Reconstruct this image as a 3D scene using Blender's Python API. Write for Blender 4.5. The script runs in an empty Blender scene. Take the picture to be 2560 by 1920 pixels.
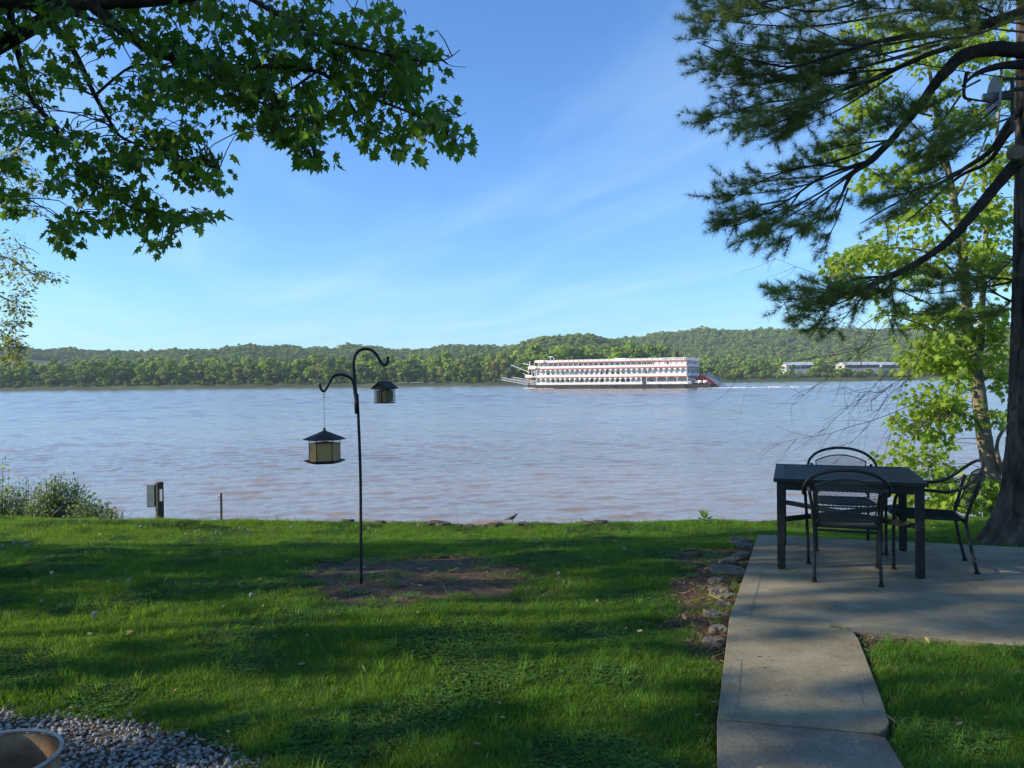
import bpy, bmesh, math, random
import numpy as np
from mathutils import Vector, Matrix, Euler, noise

random.seed(7)
RNG = np.random.default_rng(7)
SC = bpy.context.scene
COL = SC.collection
R = math.radians

# ------------------------------------------------------------------ camera, sky, sun, exposure
F_PX, CX, CY, CAM_H = 1923.0, 1280.0, 960.0, 1.53
PITCH, ROLL = 14.0 / F_PX, -0.0113
cam_data = bpy.data.cameras.new('camera')
cam = bpy.data.objects.new('camera', cam_data)
COL.objects.link(cam)
cam_data.sensor_width = 36.0
cam_data.lens = 36.0 * F_PX / 2560.0
cam_data.clip_start = 0.05
cam_data.clip_end = 12000
CAM_R = Matrix.Rotation(math.pi / 2 - PITCH, 3, 'X') @ Matrix.Rotation(ROLL, 3, 'Z')
cam.matrix_world = Matrix.Translation((0, 0, CAM_H)) @ CAM_R.to_4x4()
SC.camera = cam
cam_np = np.array(CAM_R)

SUN_EL, SUN_B = R(22.5), R(-6.0)          # elevation; how far ahead of due left the sun stands
SUN_DIR = Vector((-math.cos(SUN_B) * math.cos(SUN_EL), math.sin(SUN_B) * math.cos(SUN_EL), math.sin(SUN_EL)))
sun_data = bpy.data.lights.new('sun', 'SUN')
sun_data.energy = 5.0
sun_data.angle = R(0.55)
sun_data.color = (1.0, 0.86, 0.64)
sun = bpy.data.objects.new('sun', sun_data)
COL.objects.link(sun)
sun.rotation_mode = 'QUATERNION'
sun.rotation_quaternion = SUN_DIR.to_track_quat('Z', 'Y')

world = bpy.data.worlds.new('World')
SC.world = world
world.use_nodes = True
wn, wl = world.node_tree.nodes, world.node_tree.links
wn.clear()
w_out = wn.new('ShaderNodeOutputWorld')
w_bg = wn.new('ShaderNodeBackground')
w_bg.inputs['Strength'].default_value = 0.112
w_sky = wn.new('ShaderNodeTexSky')
w_sky.sky_type = 'NISHITA'
w_sky.sun_disc = False
w_sky.sun_elevation = SUN_EL
w_sky.sun_rotation = math.atan2(SUN_DIR.x, SUN_DIR.y)
w_sky.altitude = 0.0
w_sky.air_density = 1.0
w_sky.dust_density = 0.4
w_sky.ozone_density = 2.5
# thin cirrus laid on a flat layer overhead
w_tc = wn.new('ShaderNodeTexCoord')
w_sep = wn.new('ShaderNodeSeparateXYZ')
wl.new(w_tc.outputs['Generated'], w_sep.inputs[0])
w_mx = wn.new('ShaderNodeMath'); w_mx.operation = 'MAXIMUM'; w_mx.inputs[1].default_value = 0.03
wl.new(w_sep.outputs['Z'], w_mx.inputs[0])
w_dx = wn.new('ShaderNodeMath'); w_dx.operation = 'DIVIDE'
w_dy = wn.new('ShaderNodeMath'); w_dy.operation = 'DIVIDE'
wl.new(w_sep.outputs['X'], w_dx.inputs[0]); wl.new(w_mx.outputs[0], w_dx.inputs[1])
wl.new(w_sep.outputs['Y'], w_dy.inputs[0]); wl.new(w_mx.outputs[0], w_dy.inputs[1])
w_cmb = wn.new('ShaderNodeCombineXYZ')
wl.new(w_dx.outputs[0], w_cmb.inputs[0]); wl.new(w_dy.outputs[0], w_cmb.inputs[1])
w_map = wn.new('ShaderNodeMapping')
w_map.vector_type = 'TEXTURE'
w_map.inputs['Rotation'].default_value = (0, 0, R(112))
w_map.inputs['Scale'].default_value = (8.0, 2.0, 1.0)
w_map.inputs['Location'].default_value = (0.9, 0.35, 0.0)
wl.new(w_cmb.outputs[0], w_map.inputs[0])
w_ns = wn.new('ShaderNodeTexNoise')
w_ns.inputs['Scale'].default_value = 1.4
w_ns.inputs['Detail'].default_value = 7.0
w_ns.inputs['Roughness'].default_value = 0.58
w_ns.inputs['Distortion'].default_value = 0.5
wl.new(w_map.outputs[0], w_ns.inputs['Vector'])
w_rmp = wn.new('ShaderNodeValToRGB')
w_rmp.color_ramp.elements[0].position = 0.44
w_rmp.color_ramp.elements[0].color = (0, 0, 0, 1)
w_rmp.color_ramp.elements[1].position = 0.80
w_rmp.color_ramp.elements[1].color = (0.36, 0.36, 0.36, 1)
wl.new(w_ns.outputs['Fac'], w_rmp.inputs[0])
w_mix = wn.new('ShaderNodeMixRGB')
w_mix.inputs[2].default_value = (4.6, 6.0, 7.4, 1)
wl.new(w_rmp.outputs[0], w_mix.inputs[0])
w_tint = wn.new('ShaderNodeMixRGB'); w_tint.blend_type = 'MULTIPLY'; w_tint.inputs[0].default_value = 1.0
w_tint.inputs[2].default_value = (0.63, 0.975, 1.38, 1)
wl.new(w_sky.outputs[0], w_tint.inputs[1])
wl.new(w_tint.outputs[0], w_mix.inputs[1])
wl.new(w_mix.outputs[0], w_bg.inputs['Color'])
wl.new(w_bg.outputs[0], w_out.inputs['Surface'])

SC.view_settings.view_transform = 'Standard'
SC.view_settings.look = 'None'
SC.view_settings.exposure = 0.7
SC.view_settings.gamma = 1.0
SC.view_settings.use_curve_mapping = False
SC.render.engine = 'CYCLES'
SC.cycles.use_denoising = True
SC.cycles.max_bounces = 8
SC.cycles.transparent_max_bounces = 8
SC.cycles.caustics_reflective = False
SC.cycles.caustics_refractive = False

# ------------------------------------------------------------------ helpers: picture to place
def ray(u, v):
    d = Vector(((u - CX) / F_PX, -(v - CY) / F_PX, -1.0))
    return CAM_R @ d
def at_y(u, v, Y):
    d = ray(u, v)
    return Vector((0, 0, CAM_H)) + d * (Y / d.y)
def at_z(u, v, z):
    d = ray(u, v)
    return Vector((0, 0, CAM_H)) + d * ((z - CAM_H) / d.z)
def px_of(P):
    """pixel columns/rows (2560 wide) of an (n,3) array; used to know what is in view"""
    Q = (np.asarray(P) - np.array([0, 0, CAM_H])) @ cam_np
    return CX + F_PX * Q[:, 0] / -Q[:, 2], CY - F_PX * Q[:, 1] / -Q[:, 2]
def smooth(t):
    t = min(1.0, max(0.0, t))
    return t * t * (3 - 2 * t)
def nz(x, y, s=1.0, seed=0.0):
    return noise.noise(Vector((x * s + seed, y * s - seed, seed * 0.7)))

# ------------------------------------------------------------------ helpers: materials
def mat(name, c1, c2=None, scale=6.0, rough=0.8, bump=0.0, bscale=60.0, metal=0.0, spec=0.4, mapping=None,
        island=0.0, inst=0.0, translucent=0.0, tcol=None, detail=5.0, c3=None, coords='Object'):
    m = bpy.data.materials.new(name)
    m.use_nodes = True
    n, l = m.node_tree.nodes, m.node_tree.links
    b = n['Principled BSDF']
    out = n['Material Output']
    b.inputs['Roughness'].default_value = rough
    b.inputs['Metallic'].default_value = metal
    b.inputs['Specular IOR Level'].default_value = spec
    col = None
    tc = n.new('ShaderNodeTexCoord')
    vec = tc.outputs[coords]
    if mapping:
        mp = n.new('ShaderNodeMapping')
        mp.inputs['Scale'].default_value = mapping
        l.new(vec, mp.inputs[0]); vec = mp.outputs[0]
    if c2 is not None:
        tx = n.new('ShaderNodeTexNoise')
        tx.inputs['Scale'].default_value = scale
        tx.inputs['Detail'].default_value = detail
        tx.inputs['Roughness'].default_value = 0.6
        l.new(vec, tx.inputs['Vector'])
        rp = n.new('ShaderNodeValToRGB')
        rp.color_ramp.elements[0].position = 0.32
        rp.color_ramp.elements[1].position = 0.68
        rp.color_ramp.elements[0].color = (*c1, 1)
        rp.color_ramp.elements[1].color = (*c2, 1)
        if c3 is not None:
            e = rp.color_ramp.elements.new(0.5); e.color = (*c3, 1)
        l.new(tx.outputs['Fac'], rp.inputs[0])
        col = rp.outputs[0]
        if island or inst:
            if island:
                g = n.new('ShaderNodeNewGeometry'); src = g.outputs['Random Per Island']; k = island
            else:
                g = n.new('ShaderNodeObjectInfo'); src = g.outputs['Random']; k = inst
            mr = n.new('ShaderNodeMapRange')
            mr.inputs['To Min'].default_value = 1 - k; mr.inputs['To Max'].default_value = 1 + k
            l.new(src, mr.inputs[0])
            hs = n.new('ShaderNodeHueSaturation')
            l.new(mr.outputs[0], hs.inputs['Value'])
            mr2 = n.new('ShaderNodeMapRange')
            mr2.inputs['To Min'].default_value = 0.5 - 0.055 * k; mr2.inputs['To Max'].default_value = 0.5 + 0.035 * k
            ml = n.new('ShaderNodeMath'); ml.operation = 'FRACT'
            mm = n.new('ShaderNodeMath'); mm.operation = 'MULTIPLY'; mm.inputs[1].default_value = 7.31
            l.new(src, mm.inputs[0]); l.new(mm.outputs[0], ml.inputs[0]); l.new(ml.outputs[0], mr2.inputs[0])
            l.new(mr2.outputs[0], hs.inputs['Hue'])
            l.new(col, hs.inputs['Color'])
            col = hs.outputs[0]
        l.new(col, b.inputs['Base Color'])
    else:
        b.inputs['Base Color'].default_value = (*c1, 1)
    if bump:
        tb = n.new('ShaderNodeTexNoise')
        tb.inputs['Scale'].default_value = bscale
        tb.inputs['Detail'].default_value = 6
        l.new(vec, tb.inputs['Vector'])
        bp = n.new('ShaderNodeBump')
        bp.inputs['Strength'].default_value = bump
        bp.inputs['Distance'].default_value = 0.02
        l.new(tb.outputs['Fac'], bp.inputs['Height'])
        l.new(bp.outputs[0], b.inputs['Normal'])
    if translucent:
        t = n.new('ShaderNodeBsdfTranslucent')
        mx = n.new('ShaderNodeMixShader')
        mx.inputs[0].default_value = translucent
        if tcol is not None:
            t.inputs['Color'].default_value = (*tcol, 1)
            if col is not None:
                mm2 = n.new('ShaderNodeMixRGB'); mm2.blend_type = 'MIX'; mm2.inputs[0].default_value = 0.35
                mm2.inputs[1].default_value = (*tcol, 1); l.new(col, mm2.inputs[2]); l.new(mm2.outputs[0], t.inputs['Color'])
        elif col is not None:
            l.new(col, t.inputs['Color'])
        l.new(b.outputs[0], mx.inputs[1]); l.new(t.outputs[0], mx.inputs[2]); l.new(mx.outputs[0], out.inputs['Surface'])
    return m

# ------------------------------------------------------------------ helpers: meshes and objects
def np_mesh(name, V, loops, starts, totals, smooth_shade=False):
    me = bpy.data.meshes.new(name)
    V = np.asarray(V, dtype=np.float32)
    me.vertices.add(len(V)); me.vertices.foreach_set('co', V.ravel())
    me.loops.add(len(loops)); me.loops.foreach_set('vertex_index', np.asarray(loops, dtype=np.int32))
    me.polygons.add(len(starts))
    me.polygons.foreach_set('loop_start', np.asarray(starts, dtype=np.int32))
    me.polygons.foreach_set('loop_total', np.asarray(totals, dtype=np.int32))
    if smooth_shade:
        me.polygons.foreach_set('use_smooth', np.ones(len(starts), dtype=bool))
    me.update(calc_edges=True)
    return me
def tri_mesh(name, V, T, smooth_shade=False):
    T = np.asarray(T, dtype=np.int32)
    n = len(T); k = T.shape[1]
    return np_mesh(name, V, T.ravel(), np.arange(n) * k, np.full(n, k), smooth_shade)

class MB:
    def __init__(self):
        self.v, self.f = [], []
    def add(self, verts, faces):
        o = len(self.v)
        self.v += [tuple(p) for p in verts]
        self.f += [tuple(o + i for i in f) for f in faces]
        return self
    def box(self, x0, x1, y0, y1, z0, z1):
        return self.add([(x0, y0, z0), (x1, y0, z0), (x1, y1, z0), (x0, y1, z0), (x0, y0, z1), (x1, y0, z1), (x1, y1, z1), (x0, y1, z1)],
                        [(0, 3, 2, 1), (4, 5, 6, 7), (0, 1, 5, 4), (1, 2, 6, 5), (2, 3, 7, 6), (3, 0, 4, 7)])
    def tube(self, pts, radii, n=8, cap=True, closed=False, jitter=0.0):
        pts = [Vector(p) for p in pts]
        if not hasattr(radii, '__len__'):
            radii = [radii] * len(pts)
        m = len(pts)
        verts, faces = [], []
        t0 = (pts[1] - pts[0]).normalized()
        up = Vector((0, 0, 1)) if abs(t0.z) < 0.9 else Vector((1, 0, 0))
        a = t0.cross(up).normalized()
        for i in range(m):
            if closed:
                t = (pts[(i + 1) % m] - pts[i - 1])
            else:
                t = pts[min(i + 1, m - 1)] - pts[max(i - 1, 0)]
            t = t.normalized() if t.length > 1e-9 else t0
            a = (a - t * a.dot(t))
            a = a.normalized() if a.length > 1e-6 else t.orthogonal().normalized()
            b = t.cross(a)
            for k in range(n):
                an = 2 * math.pi * k / n
                r = radii[i] * (1 + (random.uniform(-jitter, jitter) if jitter else 0))
                verts.append(pts[i] + (a * math.cos(an) + b * math.sin(an)) * r)
        segs = m if closed else m - 1
        for i in range(segs):
            j = (i + 1) % m
            for k in range(n):
                k2 = (k + 1) % n
                faces.append((i * n + k, i * n + k2, j * n + k2, j * n + k))
        if cap and not closed:
            faces.append(tuple(range(n - 1, -1, -1)))
            faces.append(tuple((m - 1) * n + k for k in range(n)))
        return self.add(verts, faces)
    def lathe(self, prof, n=24, c=(0, 0, 0), axis='Z', cap=True):
        verts, faces = [], []
        for (r, h) in prof:
            for k in range(n):
                an = 2 * math.pi * k / n
                p = (r * math.cos(an), r * math.sin(an), h)
                if axis == 'Y':
                    p = (p[0], p[2], p[1])
                elif axis == 'X':
                    p = (p[2], p[0], p[1])
                verts.append((c[0] + p[0], c[1] + p[1], c[2] + p[2]))
        for i in range(len(prof) - 1):
            for k in range(n):
                k2 = (k + 1) % n
                faces.append((i * n + k, i * n + k2, (i + 1) * n + k2, (i + 1) * n + k))
        if cap:
            faces.append(tuple(range(n - 1, -1, -1)))
            faces.append(tuple((len(prof) - 1) * n + k for k in range(n)))
        return self.add(verts, faces)
    def prism(self, poly, z0, z1):
        n = len(poly)
        v = [(p[0], p[1], z0) for p in poly] + [(p[0], p[1], z1) for p in poly]
        f = [tuple(range(n - 1, -1, -1)), tuple(range(n, 2 * n))]
        f += [(i, (i + 1) % n, n + (i + 1) % n, n + i) for i in range(n)]
        return self.add(v, f)
    def mesh(self, name, smooth_shade=False):
        me = bpy.data.meshes.new(name)
        me.from_pydata(self.v, [], self.f)
        if smooth_shade:
            me.polygons.foreach_set('use_smooth', [True] * len(me.polygons))
        me.update()
        return me
    def build(self, name, material, parent=None, smooth_shade=False, bevel=0.0):
        o = link(name, self.mesh(name, smooth_shade), material, parent)
        if bevel:
            bv = o.modifiers.new('soft_edges', 'BEVEL'); bv.width = bevel; bv.segments = 2; bv.limit_method = 'ANGLE'
        return o
def link(name, me, material=None, parent=None):
    o = bpy.data.objects.new(name, me)
    COL.objects.link(o)
    if material is not None and me is not None and len(me.materials) == 0:
        me.materials.append(material)
    if parent is not None:
        o.parent = parent
    return o
def tag(o, label=None, cat=None, group=None, kind=None):
    if label: o['label'] = label
    if cat: o['category'] = cat
    if group: o['group'] = group
    if kind: o['kind'] = kind
    return o
def empty(name, loc=(0, 0, 0), rz=0.0):
    o = bpy.data.objects.new(name, None)
    COL.objects.link(o)
    o.empty_display_size = 0.2
    o.location = loc
    o.rotation_euler = (0, 0, rz)
    return o
def put(name, mesh, parent=None, loc=(0, 0, 0), rot=(0, 0, 0), scale=(1, 1, 1)):
    o = bpy.data.objects.new(name, mesh)
    COL.objects.link(o)
    o.parent = parent
    o.location = loc; o.rotation_euler = rot; o.scale = scale
    return o
def copy_tree(o, parent=None):
    c = o.copy(); COL.objects.link(c); c.parent = parent
    for ch in list(o.children):
        copy_tree(ch, c)
    return c
def hidden_collection(name, meshes):
    c = bpy.data.collections.new(name)
    for i, me in enumerate(meshes):
        c.objects.link(bpy.data.objects.new('%s_%02d' % (name, i), me))
    return c
def instancer(name, pts, rots, scales, idx, coll, parent=None):
    """one mass (grass, wood, gravel): its points carry shared little meshes"""
    me = bpy.data.meshes.new(name)
    pts = np.asarray(pts, dtype=np.float32)
    me.vertices.add(len(pts)); me.vertices.foreach_set('co', pts.ravel())
    a = me.attributes.new('rot', 'FLOAT_VECTOR', 'POINT'); a.data.foreach_set('vector', np.asarray(rots, dtype=np.float32).ravel())
    scales = np.asarray(scales, dtype=np.float32)
    if scales.ndim == 1:
        scales = np.repeat(scales[:, None], 3, 1)
    a = me.attributes.new('scl', 'FLOAT_VECTOR', 'POINT'); a.data.foreach_set('vector', scales.ravel())
    a = me.attributes.new('idx', 'INT', 'POINT'); a.data.foreach_set('value', np.asarray(idx, dtype=np.int32))
    o = link(name, me, None, parent)
    ng = bpy.data.node_groups.new(name + '_scatter', 'GeometryNodeTree')
    ng.interface.new_socket('Geometry', in_out='INPUT', socket_type='NodeSocketGeometry')
    ng.interface.new_socket('Geometry', in_out='OUTPUT', socket_type='NodeSocketGeometry')
    N, L = ng.nodes, ng.links
    gi, go = N.new('NodeGroupInput'), N.new('NodeGroupOutput')
    ip = N.new('GeometryNodeInstanceOnPoints')
    ci = N.new('GeometryNodeCollectionInfo')
    ci.inputs['Collection'].default_value = coll
    ci.inputs['Separate Children'].default_value = True
    ci.inputs['Reset Children'].default_value = True
    ip.inputs['Pick Instance'].default_value = True
    def na(nm, ty):
        q = N.new('GeometryNodeInputNamedAttribute'); q.data_type = ty; q.inputs['Name'].default_value = nm
        return q.outputs['Attribute']
    L.new(gi.outputs[0], ip.inputs['Points']); L.new(ci.outputs[0], ip.inputs['Instance'])
    L.new(na('idx', 'INT'), ip.inputs['Instance Index'])
    L.new(na('rot', 'FLOAT_VECTOR'), ip.inputs['Rotation'])
    L.new(na('scl', 'FLOAT_VECTOR'), ip.inputs['Scale'])
    L.new(ip.outputs[0], go.inputs[0])
    md = o.modifiers.new('scatter', 'NODES'); md.node_group = ng
    return o
def unit(v):
    return v / np.maximum(np.linalg.norm(v, axis=-1, keepdims=True), 1e-9)
def stamp(name, base_v, base_t, P, X, Y, Z, S, material=None, parent=None, linkit=True):
    """many copies of one small face set in one mesh; X, Y, Z are the local axes of each copy"""
    bv = np.asarray(base_v, dtype=np.float32)
    S = np.asarray(S, dtype=np.float32).reshape(-1, 1, 1)
    V = P[:, None, :] + S * (bv[None, :, 0:1] * X[:, None, :] + bv[None, :, 1:2] * Y[:, None, :] + bv[None, :, 2:3] * Z[:, None, :])
    bt = np.asarray(base_t, dtype=np.int32)
    T = bt[None] + (np.arange(len(P)) * len(bv))[:, None, None]
    me = tri_mesh(name, V.reshape(-1, 3), T.reshape(-1, bt.shape[1]))
    if material: me.materials.append(material)
    return link(name, me, None, parent) if linkit else me
def frames(tip, rnd_up):
    """leaf axes: Y runs to the tip, Z is the upper face"""
    Y = unit(tip)
    X = unit(np.cross(Y, rnd_up))
    Z = np.cross(X, Y)
    return X, Y, Z
def lobed_leaf():
    half = [(.06, .02), (.30, -.07), (.26, .13), (.55, .27), (.32, .37), (.37, .64), (.15, .58)]
    out = [(0, 0)] + half + [(0, 1.0)] + [(-x, y) for x, y in reversed(half)]
    v = [(0, .32, 0.0)] + [(x, y, -0.28 * abs(x) - 0.20 * y * y) for x, y in out]
    n = len(out)
    t = [(0, 1 + i, 1 + (i + 1) % n) for i in range(n)]
    return v, t
LEAF_V, LEAF_T = lobed_leaf()
OVAL_V = [(0, 0, 0), (.2, .35, -.03), (.16, .7, -.05), (0, 1, -.12), (-.16, .7, -.05), (-.2, .35, -.03)]
OVAL_T = [(0, 1, 5), (1, 2, 5), (2, 4, 5), (2, 3, 4)]

# ------------------------------------------------------------------ materials
M = {}
M['bark'] = mat('pine_bark', (.030, .025, .021), (.12, .10, .082), 9, .95, .9, 30, mapping=(1, 1, .25), c3=(.065, .055, .045), spec=.15)
M['bark_pale'] = mat('grey_bark', (.10, .082, .062), (.26, .215, .16), 7, .9, .6, 40, mapping=(1, 1, .4))
M['bark_dark'] = mat('maple_bark', (.018, .014, .010), (.06, .046, .034), 9, .95, .9, 40, mapping=(1, 1, .4), spec=.12)
M['twig'] = mat('twig', (.05, .038, .03), (.10, .08, .06), 8, .9)
M['maple_leaf'] = mat('maple_leaf', (.045, .12, .014), (.085, .18, .024), 3, .5, spec=.3, island=.38, translucent=.52, tcol=(.22, .42, .02))
M['silver_leaf'] = mat('silver_maple_leaf', (.16, .28, .03), (.25, .38, .05), 2, .5, spec=.3, island=.25, translucent=.5, tcol=(.46, .60, .06))
M['pale_leaf'] = mat('pale_leaf', (.20, .25, .08), (.30, .34, .12), 3, .6, spec=.3, island=.3, translucent=.45, tcol=(.34, .40, .10))
M['needle'] = mat('pine_needle', (.14, .20, .04), (.25, .32, .07), 2, .55, spec=.3, island=.35, translucent=.35, tcol=(.26, .32, .05))
M['shrub_leaf'] = mat('shrub_leaf', (.09, .15, .055), (.16, .23, .09), 4, .6, spec=.3, island=.3, translucent=.4, tcol=(.24, .34, .10))
M['grass'] = mat('grass_blade', (.054, .145, .016), (.104, .212, .029), 1.5, .55, spec=.2, inst=.6, translucent=.42, tcol=(.29, .51, .03))
M['clover'] = mat('clover_leaf', (.058, .14, .024), (.105, .205, .04), 1.5, .6, spec=.15, inst=.5, translucent=.35, tcol=(.17, .32, .03))
M['dry_grass'] = mat('dry_grass', (.20, .16, .08), (.34, .28, .15), 3, .8, island=.3, translucent=.2)
M['concrete'] = mat('concrete', (.20, .195, .185), (.33, .32, .30), 2.2, .85, .18, 160, detail=9, c3=(.27, .262, .248))
M['concrete_old'] = mat('concrete_aggregate', (.15, .145, .138), (.33, .318, .295), 26, .9, .5, 90, detail=9, c3=(.235, .228, .215))
M['black_metal'] = mat('black_painted_metal', (.008, .0085, .009), (.018, .019, .020), 30, .5, .05, 200, spec=.32)
M['table_paint'] = mat('dark_green_grey_paint', (.015, .022, .019), (.024, .032, .028), 12, .6, .05, 160, spec=.2)
M['iron_mesh'] = mat('dark_green_iron', (.018, .026, .024), (.032, .042, .04), 30, .45, spec=.5)
M['stone'] = mat('fieldstone', (.075, .066, .052), (.20, .178, .138), 7, .95, .8, 25, detail=8, c3=(.125, .112, .088))
M['gravel'] = mat('gravel_stone', (.19, .185, .165), (.34, .33, .30), 20, .9, .3, 60, inst=.45)
M['soil'] = mat('dark_soil', (.045, .036, .028), (.11, .088, .066), 9, .95, .9, 40, detail=9)
M['wood_chip'] = mat('wood_chip', (.10, .055, .035), (.24, .17, .11), 6, .9, island=.4)
M['rust'] = mat('rusty_steel', (.16, .085, .038), (.34, .21, .115), 9, .9, .3, 60, c3=(.24, .14, .07), spec=.2)
M['pale_steel'] = mat('worn_steel_rim', (.26, .25, .23), (.38, .37, .35), 14, .6, metal=.3)
M['post_wood'] = mat('weathered_post', (.045, .036, .03), (.10, .08, .065), 6, .9, .6, 60, mapping=(1, 1, .15))
M['box_grey'] = mat('grey_box', (.24, .26, .27), (.32, .34, .35), 6, .5)
M['paper'] = mat('white_plate', (.68, .70, .74), (.78, .79, .82), 5, .5)
M['seed'] = mat('bird_seed', (.40, .20, .06), (.80, .48, .18), 160, .9, .6, 220, detail=2)
M['suet'] = mat('suet', (.52, .37, .15), (.66, .50, .24), 30, .8, .3, 60)
M['roof_metal'] = mat('feeder_roof', (.020, .020, .019), (.050, .049, .046), 18, .7, spec=.2)
M['seed_head'] = mat('dandelion_fluff', (.42, .41, .36), (.55, .54, .48), 40, .9, translucent=.4, tcol=(.5, .5, .45))
M['stem'] = mat('flower_stem', (.10, .13, .05), (.16, .17, .08), 6, .7)
M['bird'] = mat('bird_plumage', (.05, .042, .036), (.10, .082, .07), 20, .8)
M['dish'] = mat('antenna_plastic', (.20, .21, .21), (.26, .27, .27), 4, .5)  # base colour darkened to carry the shade the dish hangs in
M['clod'] = mat('earth_clod', (.035, .026, .019), (.10, .074, .052), 14, .98, .9, 40)
M['milkweed'] = mat('broad_leaf', (.10, .20, .05), (.17, .28, .08), 4, .5, translucent=.35, tcol=(.3, .42, .08))

def glass_mat():
    m = bpy.data.materials.new('clear_plastic'); m.use_nodes = True
    n, l = m.node_tree.nodes, m.node_tree.links
    b = n['Principled BSDF']
    tr = n.new('ShaderNodeBsdfTransparent'); mx = n.new('ShaderNodeMixShader'); fr = n.new('ShaderNodeFresnel')
    b.inputs['Base Color'].default_value = (.22, .22, .19, 1); b.inputs['Roughness'].default_value = .12
    mp = n.new('ShaderNodeMath'); mp.operation = 'ADD'; mp.inputs[1].default_value = .015
    mp.operation = 'MULTIPLY_ADD'; mp.inputs[1].default_value = .12; mp.inputs[2].default_value = .02
    l.new(fr.outputs[0], mp.inputs[0]); l.new(mp.outputs[0], mx.inputs[0])
    l.new(tr.outputs[0], mx.inputs[1]); l.new(b.outputs[0], mx.inputs[2]); l.new(mx.outputs[0], n['Material Output'].inputs[0])
    return m
M['clear'] = glass_mat()

# ------------------------------------------------------------------ the near ground
PA, PB_ = at_z(1895, 1336, 0), at_z(2560, 1368, 0)
PB = PA + (PB_ - PA) * (7.5 / (PB_ - PA).x)
PD, PC_ = at_z(1823, 1547, 0), at_z(2560, 1614, 0)
PC = PD + (PC_ - PD) * (8.0 / (PC_ - PD).x)
PATIO = [PA, PB, PC, PD]
W1 = [at_z(u, v, 0) for u, v in ((1793, 1796), (2168, 1830), (2200, 1830), (2217, 1820), (2223, 1803), (2201, 1737), (2148, 1600), (2131, 1576), (1823, 1549))]
w2a, w2b, w2c, w2d = [at_z(u, v, 0) for u, v in ((1792.5, 1799), (2168, 1834), (2214, 1843), (2262, 1920))]
ext = (w2d - w2c).normalized()
lef = (w2a - at_z(1793, 1900, 0)).normalized() * -1
W2 = [w2a + lef * 2.4, w2d + ext * 1.9, w2d, w2c, w2b, w2a]
def in_poly(x, y, poly, grow=0.0):
    ins = False
    dmin = 1e9
    n = len(poly)
    for i in range(n):
        x1, y1, x2, y2 = poly[i][0], poly[i][1], poly[(i + 1) % n][0], poly[(i + 1) % n][1]
        if (y1 > y) != (y2 > y) and x < (x2 - x1) * (y - y1) / (y2 - y1) + x1:
            ins = not ins
        dx, dy = x2 - x1, y2 - y1
        t = max(0, min(1, ((x - x1) * dx + (y - y1) * dy) / (dx * dx + dy * dy)))
        dmin = min(dmin, math.hypot(x - x1 - t * dx, y - y1 - t * dy))
    return -dmin if ins else dmin          # signed distance
def slab_dist(x, y):
    if x < 0.2:
        return 1.0
    return min(in_poly(x, y, PATIO), in_poly(x, y, W1), in_poly(x, y, W2))
def ground_z(x, y):
    z = -0.07 + 0.018 * nz(x, y, 0.8, 3.1) + 0.010 * nz(x, y, 2.6, 9.2)
    z += 0.11 * smooth((-x - 2.0) / 4.0) * smooth((y - 5.5) / 4) + 0.05 * smooth((x - 3.0) / 3.0) * smooth((y - 7) / 2.5)
    z += 0.045 * smooth((x - 1.25) / 0.4) * smooth((5.6 - y) / 0.5)
    edge = 10.0 + 0.5 * nz(x, 0, 0.35, 5.0) + 0.12 * nz(x, 0, 1.7, 2.0)
    z -= 0.30 * smooth((y - 6.0) / 4.0)
    if y > edge:
        t = y - edge
        z -= 0.30 * t - 0.12 * (1 - math.exp(-t * 1.5))
    return max(z, -4.2)
def dirt_amount(x, y):
    n1 = 0.55 * nz(x, y, 1.3, 11) + 0.4 * nz(x, y, 3.7, 4) + 0.25 * nz(x, y, 9.0, 1)
    e = math.hypot((x + 0.82 + 0.12 * (y - 6.4)) / 1.22, (y - 6.45) / 1.15)
    d = smooth((1.06 - e + 0.42 * n1) / 0.34)
    e2 = math.hypot((x + 0.25) / 0.75, (y - 5.55) / 0.35)
    d = max(d, 0.75 * smooth((0.8 - e2 + 0.6 * n1) / 0.4))
    e3 = math.hypot((x + 4.2) / 0.5, (y - 6.2) / 0.25)
    d = max(d, 0.8 * smooth((0.9 - e3 + 0.6 * n1) / 0.4))
    return d
def mulch_amount(x, y):
    if x < 0.3:
        return 0.0
    if y > 7.9 or y < 2.0:
        return 0.0
    # beside the patio's left edge
    n1 = 0.5 * nz(x, y, 2.1, 21) + 0.3 * nz(x, y, 6.0, 7)
    sd = slab_dist(x, y)
    left = x < PA.x + (y - PA.y) * (PD.x - PA.x) / (PD.y - PA.y) + 0.05
    if left:
        wid = 0.13 + 0.42 * smooth((y - 4.0) / 1.1) + 0.28 * smooth((y - 6.2) / 0.8)
        wid *= smooth((7.75 - y) / 0.35)
        return smooth((wid - sd + 0.28 * n1) / 0.16)
    return smooth((0.075 - sd + 0.07 * n1 + 0.12 * smooth((0.45 - abs(y - 4.55)) / 0.4)) / 0.07)
GRAV = [at_z(u, v, -.07) for u, v in ((-300, 1800), (0, 1775), (160, 1768), (300, 1775), (400, 1800), (520, 1835), (610, 1880), (680, 1930), (740, 2000), (700, 2300), (-900, 2300))]
def gravel_amount(x, y):
    if x > 0 or y > 4.2:
        return 0.0
    sd = in_poly(x, y, GRAV)
    return smooth((0.05 - sd + 0.12 * nz(x, y, 3.0, 2) + 0.08 * nz(x, y, 9, 6)) / 0.16)

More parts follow.
